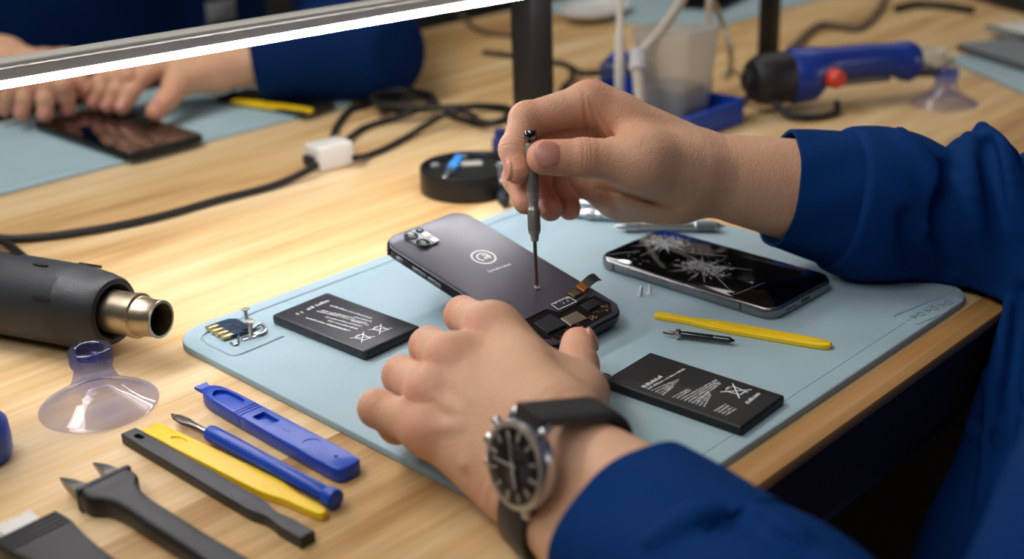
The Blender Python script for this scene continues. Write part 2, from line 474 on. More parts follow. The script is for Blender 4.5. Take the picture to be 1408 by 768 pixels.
# ------------------------------------------------------------------ skin
def skin_mat():
    m = bpy.data.materials.new('skin'); m.use_nodes = True; nt = m.node_tree; N = nt.nodes; L = nt.links; b = N['Principled BSDF']
    tc = N.new('ShaderNodeTexCoord'); at_ = N.new('ShaderNodeAttribute'); at_.attribute_name = 'tint'
    sep = N.new('ShaderNodeSeparateColor'); L.new(at_.outputs['Color'], sep.inputs['Color'])
    n1 = N.new('ShaderNodeTexNoise'); n1.inputs['Scale'].default_value = 55; n1.inputs['Detail'].default_value = 5; L.new(tc.outputs['Object'], n1.inputs['Vector'])
    def mix(a, bcol, fac):
        x = N.new('ShaderNodeMix'); x.data_type = 'RGBA'
        for sock, v in (('A', a), ('B', bcol)):
            if isinstance(v, tuple): x.inputs[sock].default_value = (*v, 1)
            else: L.new(v, x.inputs[sock])
        L.new(fac, x.inputs['Factor']); return x.outputs['Result']
    base = mix(lin('#cf9c7a'), lin('#e2b596'), n1.outputs['Fac'])
    red = mix(base, lin('#d58a70'), sep.outputs['Red']); nail = mix(red, lin('#cc8f80'), sep.outputs['Green'])
    L.new(nail, b.inputs['Base Color'])
    b.inputs['Subsurface Weight'].default_value = .25; b.inputs['Subsurface Radius'].default_value = (.006, .0025, .0012); b.inputs['Subsurface Scale'].default_value = .5
    r = N.new('ShaderNodeMapRange'); r.inputs['To Min'].default_value = .50; r.inputs['To Max'].default_value = .28; L.new(sep.outputs['Green'], r.inputs['Value']); L.new(r.outputs['Result'], b.inputs['Roughness'])
    b.inputs['Specular IOR Level'].default_value = .4
    vo = N.new('ShaderNodeTexVoronoi'); vo.inputs['Scale'].default_value = 900; L.new(tc.outputs['Object'], vo.inputs['Vector'])
    n2 = N.new('ShaderNodeTexNoise'); n2.inputs['Scale'].default_value = 320; n2.inputs['Detail'].default_value = 4; L.new(tc.outputs['Object'], n2.inputs['Vector'])
    ad = N.new('ShaderNodeMath'); ad.operation = 'ADD'; L.new(vo.outputs['Distance'], ad.inputs[0]); L.new(n2.outputs['Fac'], ad.inputs[1])
    iv = N.new('ShaderNodeMath'); iv.operation = 'MULTIPLY_ADD'; iv.inputs[1].default_value = -.35; iv.inputs[2].default_value = .35; L.new(sep.outputs['Green'], iv.inputs[0])
    bp = N.new('ShaderNodeBump'); bp.inputs['Distance'].default_value = .0008; L.new(iv.outputs[0], bp.inputs['Strength']); L.new(ad.outputs[0], bp.inputs['Height']); L.new(bp.outputs['Normal'], b.inputs['Normal'])
    return m
SKIN = skin_mat()
def body_mesh(name, pieces):
    """pieces: (Flesh or None, V, Q)"""
    me = np_mesh(name, [(V, Q) for _, V, Q in pieces])
    col = np.concatenate([(fl.colours(V) if fl else np.tile([0, 0, 0, 1.], (len(V), 1))) for fl, V, Q in pieces]).astype(np.float32)
    at_ = me.attributes.new('tint', 'FLOAT_COLOR', 'POINT')
    if len(at_.data) == len(col): at_.data.foreach_set('color', col.ravel())
    return me
def bounds(fl, pad=.03, extra=()):
    P = [np.array(p) for c in fl.chains for p in c[0]] + [np.array(p) for q in fl.palm + [x for f in fl.fing for x in f[0]] for p in q[:2]]
    P = np.array(P); return P.min(0) - pad, P.max(0) + pad
HAND_H = globals().get('HAND_H', .0009)
# ---- torso, arms, head under the clothes
SHR, SHL = np.array([.96, .10, .34]), np.array([.55, .06, .33])
ELR = atd(1480, 335, .83); ELL = W_L + FD_L * .245
HIP = np.array([.74, .10, -.28]); CHEST = np.array([.77, .10, .20]); NECK = np.array([.75, .12, .42]); HEAD = np.array([.735, .165, .55])
def torso_field(P, hip, chest, neck, head, shl, shr, ell, elr, wl, wr):
    d = ellipsoid(P, lerp(hip, chest, .5), np.eye(3), (.17, .105, .36))
    for a, b, ra, rb, k in ((shl, shr, .06, .06, .06), (chest, neck, .085, .058, .06), (neck, head - np.array([0, 0, .05]), .056, .055, .03),
                            (shl, ell, .052, .034, .04), (ell, wl, .034, .028, .02), (shr, elr, .052, .036, .04), (elr, wr, .036, .028, .02)):
        d = smin(d, rcone(P, a, b, ra, rb), k)
    return np.maximum(d, -np.maximum(np.maximum(.279 - P[:, 1], P[:, 1] - 1.287), P[:, 2] - .006))
def head_field(P, head, f, side):
    up = np.array([0, 0, 1.]); ax = np.array([side, f, up])
    d = ellipsoid(P, head + up * .02, ax, (.075, .095, .105))
    d = smin(d, ellipsoid(P, head + f * .028 - up * .055, ax, (.055, .062, .062)), .03)
    d = smin(d, rcone(P, head + f * .088 + up * .015, head + f * .100 - up * .020, .007, .010), .012)
    for sg in (-1, 1):
        d = smin(d, ellipsoid(P, head + side * sg * .078 - up * .005 - f * .008, ax, (.010, .018, .031)), .006)
        d = smax(d, -ellipsoid(P, head + side * sg * .032 + f * .098 + up * .016, ax, (.017, .014, .010)), .008)
        d = smin(d, ellipsoid(P, head + side * sg * .032 + f * .083 + up * .014, ax, (.013, .013, .012)), .002)
    d = smin(d, rcone(P, head + f * .089 - side * .016 - up * .056, head + f * .089 + side * .016 - up * .056, .008, .008), .006)
    return smin(d, rcone(P, head - up * .04 - f * .01, head - up * .15 - f * .03, .055, .058), .03)
# ------------------------------------------------------------------ room and workbench
def wood_mat():
    m = bpy.data.materials.new('oak_planks'); m.use_nodes = True; nt = m.node_tree; N = nt.nodes; L = nt.links; b = N['Principled BSDF']
    tc = N.new('ShaderNodeTexCoord'); sx = N.new('ShaderNodeSeparateXYZ'); L.new(tc.outputs['Object'], sx.inputs[0])
    def math_(op, a, bb=None):
        x = N.new('ShaderNodeMath'); x.operation = op
        for i, v in enumerate((a, bb)):
            if v is None: continue
            if isinstance(v, (int, float)): x.inputs[i].default_value = v
            else: L.new(v, x.inputs[i])
        return x.outputs[0]
    st = math_('FLOOR', math_('DIVIDE', math_('ADD', sx.outputs['Y'], .012), .098))
    wn = N.new('ShaderNodeTexWhiteNoise'); wn.noise_dimensions = '1D'; L.new(st, wn.inputs['W'])
    offs = math_('MULTIPLY', wn.outputs['Value'], 7.)
    cb = N.new('ShaderNodeCombineXYZ'); L.new(math_('ADD', sx.outputs['X'], offs), cb.inputs['X']); L.new(sx.outputs['Y'], cb.inputs['Y']); L.new(sx.outputs['Z'], cb.inputs['Z'])
    def noise(scale, detail, vec, dist=0.):
        mp = N.new('ShaderNodeMapping'); mp.inputs['Scale'].default_value = vec; L.new(cb.outputs[0], mp.inputs['Vector'])
        n = N.new('ShaderNodeTexNoise'); n.inputs['Scale'].default_value = scale; n.inputs['Detail'].default_value = detail; n.inputs['Distortion'].default_value = dist
        L.new(mp.outputs[0], n.inputs['Vector']); return n.outputs['Fac']
    broad = noise(1., 3, (2.2, 16, 1), .6); fine = noise(1., 6, (14, 260, 60), .3); med = noise(1., 4, (5, 62, 20), .4)
    v = math_('ADD', math_('ADD', math_('MULTIPLY', broad, .50), math_('MULTIPLY', fine, .16)), math_('ADD', math_('MULTIPLY', med, .30), math_('MULTIPLY', wn.outputs['Value'], .16)))
    cr = N.new('ShaderNodeValToRGB'); L.new(v, cr.inputs['Fac']); e = cr.color_ramp.elements
    e[0].position = .40; e[0].color = (*lin('#a97f4c'), 1); e[1].position = .72; e[1].color = (*lin('#ebd1a5'), 1)
    k = e.new(.55); k.color = (*lin('#d6b17c'), 1)
    L.new(cr.outputs['Color'], b.inputs['Base Color'])
    b.inputs['Roughness'].default_value = .42; b.inputs['Specular IOR Level'].default_value = .35
    bp = N.new('ShaderNodeBump'); bp.inputs['Strength'].default_value = .12; bp.inputs['Distance'].default_value = .0008; L.new(fine, bp.inputs['Height']); L.new(bp.outputs[0], b.inputs['Normal'])
    return m
WOOD = wood_mat()
TX0, TX1, TY0, TY1 = -.75, 3.2, .281, 1.285
bench = thing('workbench', 'long oak-topped workbench with shade-darkened apron, shared by both repairers', 'workbench', (0, 0, -.75))
UPZ = T(0, 0, .75)
MB().box(TX0, TX1, TY0, TY1, -.0075, 0, .0015).build('tabletop', WOOD, bench, M=UPZ)
EDGEW = mat('oak_edge_shade', '#ad7f49', .45, var=.22, scale=9, stretch=(1, 40, 40))
MB().box(TX0, TX1, TY0 - .0002, TY0 + .0195, -.0076, .0002, .0015).build('shaded_edge_strip', EDGEW, bench, M=UPZ)  # strip added to paint the dimmer light along the front edge
DKW = mat('shaded_front_wood', '#33241a', .55, var=.3, scale=12, stretch=(2, 30, 30))  # dark tone paints the shadow on the bench top's front face
RAILM = mat('grey_brown_steel', '#9a8f84', .55, .1)
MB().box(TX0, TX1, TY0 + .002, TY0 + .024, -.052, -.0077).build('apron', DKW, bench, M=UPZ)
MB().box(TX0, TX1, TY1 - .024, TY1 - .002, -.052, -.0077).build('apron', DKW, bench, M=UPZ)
for y in (TY0 + .030, TY1 - .07): MB().box(TX0 + .02, TX1 - .02, y, y + .04, -.098, -.0535, .002).build('rail', RAILM, bench, M=UPZ)
for x in (TX0 + .03, 1.9, TX1 - .08):
    for y in (TY0 + .030, TY1 - .07): MB().box(x, x + .045, y, y + .04, -.75, -.0985, .002).build('leg', RAILM, bench, M=UPZ)

RX0, RX1, RY0, RY1, RZ0, RZ1 = -2.4, 4.6, -2.2, 3.4, -.75, 1.95
struct('floor', MB().box(RX0, RX1, RY0, RY1, RZ0 - .05, RZ0), mat('dark_vinyl_floor', '#26221e', .5, var=.15, scale=4))
WALLM = mat('painted_wall', '#4a4a4b', .8, var=.04, scale=3)
struct('wall_back', MB().box(RX0, RX1, RY1, RY1 + .08, RZ0, RZ1), WALLM)
struct('wall_front', MB().box(RX0, RX1, RY0 - .08, RY0, RZ0, RZ1), WALLM)
struct('wall_left', MB().box(RX0 - .08, RX0, RY0, RY1, RZ0, RZ1), WALLM)
struct('wall_right', MB().box(RX1, RX1 + .08, RY0, RY1, RZ0, RZ1), WALLM)
struct('ceiling', MB().box(RX0, RX1, RY0, RY1, RZ1, RZ1 + .05), mat('white_ceiling', '#c9c7c2', .85, var=.03, scale=3))

# ------------------------------------------------------------------ repair mats
MATB = mat('grey_blue_silicone', '#9db6bf', .62, var=.05, scale=30, bump=.25, bscale=1500, spec=.3)
MX0, MX1, MY0, MY1, MT = .343, .729, .302, .652, .0048
mat_main = thing('repair_mat', 'large grey-blue silicone repair mat under the opened phone and both batteries', 'mat', ((MX0 + MX1) / 2, (MY0 + MY1) / 2, 0))
mw, md_ = MX1 - MX0, MY1 - MY0
mo = MB().prism(rrect(0, 0, mw, md_, .026, 10), 0, MT, .0009, 3).build('mat_sheet', MATB, mat_main)
g = MB(); cx, cy = (MX0 + MX1) / 2, (MY0 + MY1) / 2
def groove(pts, r=.0011, closed=False, zc=MT):
    L_ = [(p[0] - cx, p[1] - cy, zc) for p in pts]
    if closed: L_ = L_ + [tuple(np.array(L_[-1]) * .1 + np.array(L_[0]) * .9)]
    return MB().tube(L_, r, 6, smooth=0)
def pxs(*pp): return [at(x, y, MT) for x, y in pp]
yl = MY1 - .0125
pocket = pxs((312, 447), (294, 453), (283, 458.5), (278, 465), (283, 472.5), (297, 479), (311, 486), (321, 488.5), (333, 486), (360, 475), (390, 462))
cut(mo, groove([(MX1 - .02, yl), (MX0 + .06, yl)] + [(p.x, p.y) for p in catmull([Vector((*p[:2], 0)) for p in pocket], 3)]))
cut(mo, groove([(MX0 + .03, MY0 + .0115), (MX1 - .006, MY0 + .0115)], .00035))
# embossed oval logo field near the right corner
a1, a2, a3, a4 = pxs((1226, 437), (1300, 407), (1331, 414), (1263, 446))
em = [tuple(np.array(p[:2])) for p in (a1, a2, a3, a4)]
ec = sum(np.array(p) for p in em) / 4; ex = unit(np.array(em[1]) - np.array(em[0])); ew = np.linalg.norm(np.array(em[1]) - np.array(em[0])); eh = np.linalg.norm(np.array(em[3]) - np.array(em[0]))
ey = np.array([-ex[1], ex[0]])
cut(mo, groove([tuple(ec + ex * u + ey * v) for u, v in rrect(0, 0, ew, eh, .004, 4)], .0008, True))
gl = MB()
for k in range(6):
    c0 = ec + ex * ((k - 2.5) * ew * .13) - np.array([cx, cy])
    pts = circle(0, 0, .0024, 12 if k % 2 else 3)
    gl.tube([(*(c0 + ex * u + ey * v), MT + .0001) for u, v in pts + pts[:1]], .00035, 5, smooth=0)
gl.build('embossed_marks', mat('mat_emboss', '#6f878f', .6), mat_main)

def plain_mat(label, x0, x1, y0, y1, rz=0.):
    t = thing('repair_mat', label, 'mat', ((x0 + x1) / 2, (y0 + y1) / 2, 0), rz)
    MB().prism(rrect(0, 0, x1 - x0, y1 - y0, .012), 0, .0035, .0009, 3).build('mat_sheet', MATB, t)
    o = MB().prism(rrect(0, 0, x1 - x0 - .028, y1 - y0 - .028, .008), .0036, .0040, .0002, 1).build('raised_field', MATB, t)
    return t
plain_mat('grey-blue repair mat of the person across the bench, beneath their phone', .12, .805, 1.032, 1.268)
# ------------------------------------------------------------------ work jackets
def cloth_mat(name, c):
    m = mat(name, c, .78, var=.10, scale=25, bump=.25, bscale=1400, spec=.08, sheen=.0)
    return m
NAVY = cloth_mat('navy_twill', '#07326a'); NAVY2 = cloth_mat('dark_navy_twill', '#062452')
def sleeve(P, pts, rad, k=.02):
    d = None
    for i in range(len(pts) - 1):
        q = rcone(P, pts[i], pts[i + 1], rad[i], rad[i + 1]); d = q if d is None else smin(d, q, k)
    return d
def table_box(P):
    return np.maximum(np.maximum((TY0 - .001) - P[:, 1], P[:, 1] - (TY1 + .001)), P[:, 2] - .0052)
def axis_st(P, a, b):
    ab = unit(b - a); v = P - a; return v @ ab, ab
RC0, RC1, RC2 = atd(1072, 261, .802), atd(1195, 281, .812), atd(1345, 297, .822)
LC0 = W_L + FD_L * .053 + LH.nrm * .001; LC1 = lerp(LC0, ELL, .4)
def line_ridge(P, px, dep, r, k_scale=1):
    pts = [atd(x, y, dd) for (x, y), dd in zip(px, dep)]
    d = None
    for i in range(len(pts) - 1):
        q = rcone(P, pts[i], pts[i + 1], r, r); d = q if d is None else np.minimum(d, q)
    return d
def torso0(P):
    d = ellipsoid(P, (.725, .118, -.17), np.eye(3), (.215, .140, .26))
    d = smin(d, ellipsoid(P, (.785, .100, .14), np.eye(3), (.215, .135, .30)), .06)
    d = smin(d, rcone(P, SHL, SHR, .072, .072), .06)
    d = smin(d, rcone(P, (.77, .105, .36), NECK, .085, .062), .03)
    d = smin(d, sleeve(P, [atd(1478, 350, .80), atd(1452, 590, .785), atd(1408, 768, .755), atd(1335, 1000, .73)], [.056, .058, .060, .062]), .03)
    return smin(d, rcone(P, atd(1520, 850, .60), atd(1680, 740, .62), .052, .058), .04)
def right0(P):
    d = sleeve(P, [lerp(RC0, RC1, .55), RC1, RC2, ELR, SHR], [.0430, .0475, .0500, .0560, .085], .02)
    for c, ax, w, dep in ((atd(1292, 190, .82), unit(RT * .9 + UP * .3), .010, .008), (atd(1392, 195, .82), unit(RT * .95 + UP * .2), .010, .010)):
        v = P - c; d = d + dep * np.exp(-((v @ ax) / w) ** 2 - (v ** 2).sum(1) / .055 ** 2)
    return d
def left0(P): return sleeve(P, [lerp(LC0, LC1, .6), LC1, ELL, SHL], [.0445, .0465, .0500, .072], .015)
def on_cloth(f, x, y, d0, d1):
    """where the line of sight through a photo pixel meets the cloth"""
    D = np.linspace(d0, d1, 400); P = np.array([atd(x, y, q) for q in D]); v = f(P); k = int(np.argmax(v < 0)) if (v < 0).any() else int(np.argmin(v))
    return P[k]
def folds(f, lines, d0, d1):
    out = []
    for px, r, sgn in lines:
        q = [on_cloth(f, p.x, p.y, d0, d1) for p in catmull([(x, y, 0) for x, y in px], 4)]
        out.append((q, r, sgn))
    return out
def apply_folds(d, P, fl, k):
    near = np.abs(d) < .05
    if not near.any(): return d
    Q = P[near]; e = d[near]
    for q, r, sgn in fl:
        g = None
        for i in range(len(q) - 1):
            h_ = rcone(Q, q[i], q[i + 1], r * (.35 + .65 * math.sin(PI * min(1, (i + .5) / len(q) + .15))), r * (.35 + .65 * math.sin(PI * min(1, (i + 1.5) / len(q) + .1)))); g = h_ if g is None else np.minimum(g, h_)
        e = smin(e, g, k) if sgn > 0 else smax(e, -g, k)
    d = d.copy(); d[near] = e; return d
RF = folds(right0, [(((1238, 184), (1272, 222), (1289, 268), (1276, 322)), .0060, 1), (((1350, 176), (1374, 208), (1389, 268), (1402, 312)), .0070, 1),
                    (((1330, 190), (1331, 232), (1345, 312), (1362, 362)), .0058, 1), (((1306, 232), (1296, 300), (1304, 372)), .0062, -1),
                    (((1360, 196), (1368, 250), (1386, 322)), .0050, -1), (((1248, 300), (1258, 350), (1290, 384)), .0050, -1),
                    (((1404, 205), (1424, 270), (1440, 340)), .0060, -1)]
           , .70, .90)
LF = folds(left0, [(((882, 762), (925, 734), (978, 714), (1030, 718), (1085, 745), (1130, 775)), .0052, -1), (((900, 742), (940, 718), (985, 700), (1040, 704), (1100, 735)), .0050, 1),
                   (((930, 672), (990, 690), (1050, 712)), .0035, -1)], .38, .62)
TF = folds(torso0, [(((1352, 470), (1357, 520), (1385, 556), (1425, 575)), .0032, 1), (((1358, 478), (1364, 518), (1390, 549), (1425, 566)), .0035, -1), (((1332, 588), (1356, 606), (1400, 636)), .0032, 1),
                    (((1340, 582), (1362, 598), (1402, 628)), .0035, -1), (((1404, 400), (1388, 520), (1376, 700)), .0060, -1), (((1384, 420), (1366, 540), (1345, 690)), .0050, 1)], .60, .92)
def jacket_field(P):
    d = apply_folds(torso0(P), P, TF, .006)
    rs = apply_folds(right0(P), P, RF, .008); ls = apply_folds(left0(P), P, LF, .007)
    d = smin(d, rs, .03); d = smin(d, ls, .03)
    q = P * 14.
    d = d + .0018 * np.sin(q[:, 0] * 1.7 + 2.1 * np.sin(q[:, 2] * .9)) * np.sin(q[:, 2] * 1.3 + q[:, 1])
    # hollow at the neck and where the sleeves end
    d = smax(d, -rcone(P, NECK - [0, 0, .02], NECK + [0, 0, .1], .058, .058), .004)
    d = smax(d, -rcone(P, lerp(RC0, RC1, -.6), lerp(RC0, RC1, .8), .0385, .0385), .003)
    d = smax(d, -rcone(P, lerp(LC0, LC1, -.6), lerp(LC0, LC1, .62), .0375, .0375), .003)
    for a, b, t in ((RC0, RC1, .62), (LC0, LC1, .50)):
        s_, ab = axis_st(P, a, b); near = np.linalg.norm(P - a, axis=1) < .14
        d = np.where(near, smax(d, np.linalg.norm(b - a) * t - s_, .003), d)
    d = np.maximum(d, -(P[:, 2] + .34))
    return smax(d, -table_box(P), .004)
def cuff_mesh(a, b, r0, r1, rx, thick=.0022, n=64, sq=1., flare=0., zmin=None):
    ax = unit(b - a); u = np.array(rx, float); u = unit(u - (u @ ax) * ax); v = np.cross(ax, u); L_ = np.linalg.norm(b - a)
    def ring(t, dr):
        out = []
        for j in range(n):
            th = 2 * PI * j / n; r = r0 + (r1 - r0) * t + dr + .0010 * math.sin(3 * th + 1.3) + .0006 * math.sin(7 * th + 5 * t)
            p = a + ax * (L_ * t) + (u * math.cos(th) + v * math.sin(th) * sq) * r
            if zmin is not None and p[2] < zmin: p[2] = zmin + dr * .6
            out.append(tuple(p))
        return out
    ts = [i / 14 for i in range(15)]
    R = [ring(t, 0) for t in ts] + [ring(1.0, -thick * 1.2)] + [ring(t, -thick) for t in reversed(ts)]
    mb = MB(); mb.rings(R + [R[0]], cap0=False, cap1=False); return mb
def stitch(a, b, r0, r1, rx, t, n=90, sq=1., zmin=None):
    ax = unit(b - a); u = np.array(rx, float); u = unit(u - (u @ ax) * ax); v = np.cross(ax, u); L_ = np.linalg.norm(b - a); mb = MB()
    for j in range(n):
        pts = []
        for th in (2 * PI * j / n, 2 * PI * (j + .6) / n):
            r = r0 + (r1 - r0) * t + .0001 + .0010 * math.sin(3 * th + 1.3) + .0006 * math.sin(7 * th + 5 * t)
            p = a + ax * (L_ * t) + (u * math.cos(th) + v * math.sin(th) * sq) * r
            if zmin is not None and p[2] < zmin: p[2] = zmin
            pts.append(tuple(p))
        mb.tube(pts, .0003, 4, smooth=1)
    return mb

# ------------------------------------------------------------------ the repairer
FAST = globals().get('FAST', False)
hh = .0016 if FAST else .00085
person = thing('person', 'person in navy work jacket at right, driving a screw into the opened phone', 'person', (.75, .10, -.30))
PM = person.matrix_basis.inverted()
pieces = []
lo, hi = bounds(RH); hi[0] = min(hi[0], .735); V, Q = surface(RH.field, lo, hi, hh); pieces.append((RH, V, Q))
lo, hi = bounds(LH); lo[1] = max(lo[1], .250); V, Q = surface(LH.field, lo, hi, hh); pieces.append((LH, V, Q))
wR = atd(1220, 276, .808); wL = W_L + FD_L * .15
fR = unit(np.array([-.55, .75, -.3])); fR[2] = 0; fR = unit(fR); sR = np.array([fR[1], -fR[0], 0])
fld = lambda P: smin(torso_field(P, HIP, CHEST, NECK, HEAD, SHL, SHR, ELL, ELR, wL, wR), head_field(P, HEAD, fR, sR), .03)
V, Q = surface(fld, (.33, -.10, -.36), (1.12, .50, .74), .006); pieces.append((None, V, Q))
link('body', body_mesh('body', pieces), SKIN, person, 180, PM)
V, Q = surface(jacket_field, (.30, -.14, -.36), (1.16, .46, .52), .0055 if FAST else .0026)
jacket = link('jacket', np_mesh('jacket', [(V, Q)]), NAVY, person, 180, PM)
cuff_mesh(RC0, lerp(RC0, RC1, .86), .0385, .0470, UP, sq=.93).build('cuff', NAVY, jacket)
stitch(RC0, lerp(RC0, RC1, .86), .0385, .0470, UP, .965, sq=.93).build('stitching', mat('blue_thread', '#4a6da6', .7), jacket)
cuff_mesh(LC0, lerp(LC0, LC1, .72), .0425, .0475, LH.nrm, zmin=.0053).build('cuff', NAVY, jacket)
def hair(name, head, f, side, m, parent, M):
    up = np.array([0, 0, 1.]); ax = np.array([side, f, up])
    def fl(P):
        d = ellipsoid(P, head + up * .028 - f * .004, ax, (.083, .103, .110))
        d = d + .0025 * np.sin(P[:, 0] * 260) * np.sin(P[:, 1] * 240 + P[:, 2] * 90)
        cutp = (P - head) @ unit(f * .8 - up * .62) - .052
        return np.maximum(np.maximum(d, cutp), -ellipsoid(P, head + up * .02, ax, (.070, .090, .100)))
    V, Q = surface(fl, head - .14, head + .15, .004)
    return link(name, np_mesh(name, [(V, Q)]), m, parent, 180, M)
HAIRM = mat('dark_brown_hair', '#2a1c14', .6, var=.4, scale=60, bump=.5, stretch=(1, 1, .1))
hair('hair', HEAD, fR, sR, HAIRM, person, PM)

# ------------------------------------------------------------------ wristwatch on the left wrist
wa = -FD_L; wn_ = unit(LH.nrm - (LH.nrm @ wa) * wa); ws = np.cross(wa, wn_)
wn2 = unit(wn_ * .90 - ws * .38 + wa * .02); ws2 = np.cross(wa, wn2)
dial_px = (706, 640); DC = atd(*dial_px, .522)
watch = thing('wristwatch', 'steel wristwatch with black dial and black leather strap on left wrist', 'watch', M=frame(DC, ws2, wa, wn2))
STEEL = mat('polished_steel', '#b9bdc4', .28, .9, var=.03); BRUSH = mat('brushed_steel', '#a9abb0', .32, 1., var=.06)
R_ = .0200
MB().lathe([(R_ * .80, -.0088), (R_ * .94, -.0080), (R_, -.0060), (R_, -.0016), (R_ * .985, -.0006), (R_ * .97, 0), (R_ * .86, .0002), (R_ * .84, -.0008)], 56, cap1=False).build('case', STEEL, watch)
dial = MB().lathe([(R_ * .86, -.0012), (R_ * .86, -.0006)], 48).build('dial', mat('black_dial', '#0d1017', .3, var=.2), watch)
ix = MB()
for k in range(12):
    a = k * PI / 6; ix.box(.0118, .0158 if k % 3 else .0163, -.00055 if k % 3 else -.0009, .00055 if k % 3 else .0009, -.0006, -.0002, M=RZ(a))
for k in range(60):
    ix.box(.0162, .0169, -.00012, .00012, -.0006, -.0004, M=RZ(k * PI / 30))
ix.build('hour_markers', mat('silver_index', '#d5d8dc', .25, .7), dial)
for (x, y) in ((-.0072, 0), (.0070, -.0005), (0, -.0080)):
    MB().lathe([(.0040, -.0006), (.0042, -.0004), (.0036, -.0005), (.0034, -.00055)], 24, M=T(x, y, 0)).build('subdial', mat('subdial_ring', '#3b4048', .35, .5), dial)
HANDM = mat('silver_hand', '#dfe2e6', .2, .6)
MB().prism([(-.0006, -.002), (.0006, -.002), (.0004, .0138), (0, .0146), (-.0004, .0138)], .0001, .0003).build('minute_hand', HANDM, watch, M=RZ(math.radians(12)))
MB().prism([(-.0008, -.002), (.0008, -.002), (.0006, .0095), (0, .0104), (-.0006, .0095)], .0004, .0006).build('hour_hand', HANDM, watch, M=RZ(math.radians(118)))
MB().prism([(-.0004, -.004), (.0004, -.004), (.0002, .014), (-.0002, .014)], .0007, .0008).build('second_hand', HANDM, watch, M=RZ(math.radians(-68)))
MB().lathe([(R_ * .85, .0010), (R_ * .80, .0016), (R_ * .4, .0020), (.0002, .0021)], 48, cap0=False).build('crystal', mat('watch_glass', '#ffffff', .02, trans=1., ior=1.2, var=0), watch)
MB().lathe([(.0026, .0198), (.0030, .0205), (.0030, .0238), (.0022, .0246)], 20, M=T(0, 0, -.0042) @ RX(-PI / 2)).build('crown', STEEL, watch)
for y in (.0060, -.0060): pass
for sgn in (1, -1):
    for yy in (.0095, -.0095):
        pth = [(sgn * .0150, yy, -.0030), (sgn * .0200, yy, -.0040), (sgn * .0225, yy, -.0080)]
        MB().tube(pth, lambda t: .0024 - .0006 * t, 10).build('lug', STEEL, watch)
        MB().tube([(sgn * .0120, yy * 1.02, -.0046), (sgn * .0195, yy * 1.02, -.0050)], .0020, 8).build('pusher', STEEL, watch) if False else None
for yy in (.0075, -.0075):
    MB().lathe([(.0016, .0195), (.0016, .0222), (.0022, .0222), (.0022, .0242), (.0018, .0246)], 14, M=T(0, 0, -.0042) @ RZ(math.radians(-26 if yy > 0 else 26)) @ RX(-PI / 2)).build('pusher', STEEL, watch)
# strap: a band following the wrist's oval outline (frame: x = towards thumb, z = out of the wrist)
WCl = np.array((Matrix(watch.matrix_basis).inverted() @ Vector(W_L)))
ang = math.atan2(float(wn_ @ ws2), float(wn_ @ wn2))
st = []; n = 72
for j in range(n):
    th = 2 * PI * j / n
    ex_, ez_ = .0345 * math.cos(th), .0252 * math.sin(th)
    xx = ex_ * math.cos(ang) + ez_ * math.sin(ang); zz = -ex_ * math.sin(ang) + ez_ * math.cos(ang)
    st.append((WCl[0] + xx, WCl[2] + zz))
pts_ = sorted([(x, z) for x, z in st] + [(.0215, -.0060), (-.0215, -.0060)])
def half(ps):
    h = []
    for p in ps:
        while len(h) > 1 and (h[-1][0] - h[-2][0]) * (p[1] - h[-2][1]) - (h[-1][1] - h[-2][1]) * (p[0] - h[-2][0]) <= 0: h.pop()
        h.append(p)
    return h[:-1]
st = half(pts_) + half(pts_[::-1])
def band(off, y, m=1.0):
    return [(WCl[0] + (x - WCl[0]) * (1 + off / .027), y, WCl[2] + (z - WCl[2]) * (1 + off / .027)) for x, z in st]
hw = .0092; y0 = WCl[1] * 0
R = [band(.0004, y0 - hw), band(.0026, y0 - hw), band(.0034, y0 - hw + .0014), band(.0034, y0 + hw - .0014), band(.0026, y0 + hw), band(.0004, y0 + hw)]
MB().rings(R + [R[0]], cap0=False, cap1=False).build('strap', mat('black_leather', '#25272b', .40, var=.2, bump=.4, bscale=700), watch, 40)

# ------------------------------------------------------------------ person across the bench
OSL, OSR = np.array([1.03, 1.52, .34]), np.array([.48, 1.54, .34])
OEL, OER = at(512, 70, .052), np.array([.40, 1.50, .046])
OHIP, OCH, ONK, OHD = np.array([.76, 1.55, -.28]), np.array([.75, 1.54, .20]), np.array([.74, 1.52, .42]), np.array([.73, 1.48, .55])
OC0, OC1 = at(352, 90, .043), at(440, 76, .050); OD0 = lerp((.562, 1.366, .052), (.40, 1.50, .046), .22)
opp = thing('person', 'person in dark navy overall across the bench, both hands on a phone', 'person', (.75, 1.50, -.30))
OM = opp.matrix_basis.inverted(); pieces = []
for fl in (OA, OB):
    lo, hi = bounds(fl, .028)
    if fl is OA: hi[0] = min(hi[0], float(OC0[0]) + .035)
    else: hi[1] = min(hi[1], float(OD0[1]) + .022)
    V, Q = surface(fl.field, lo, hi, .0024 if FAST else .0015); pieces.append((fl, V, Q))
fO = unit(np.array([-.1, -1., 0])); sO = np.array([fO[1], -fO[0], 0])
fld2 = lambda P: smin(torso_field(P, OHIP, OCH, ONK, OHD, OSR, OSL, OER, OEL, lerp(OD0, OER, .2), OC1), head_field(P, OHD, fO, sO), .03)
V, Q = surface(fld2, (.10, 1.05, -.36), (1.20, 1.74, .74), .007); pieces.append((None, V, Q))
link('body', body_mesh('opp_body', pieces), SKIN, opp, 180, OM)
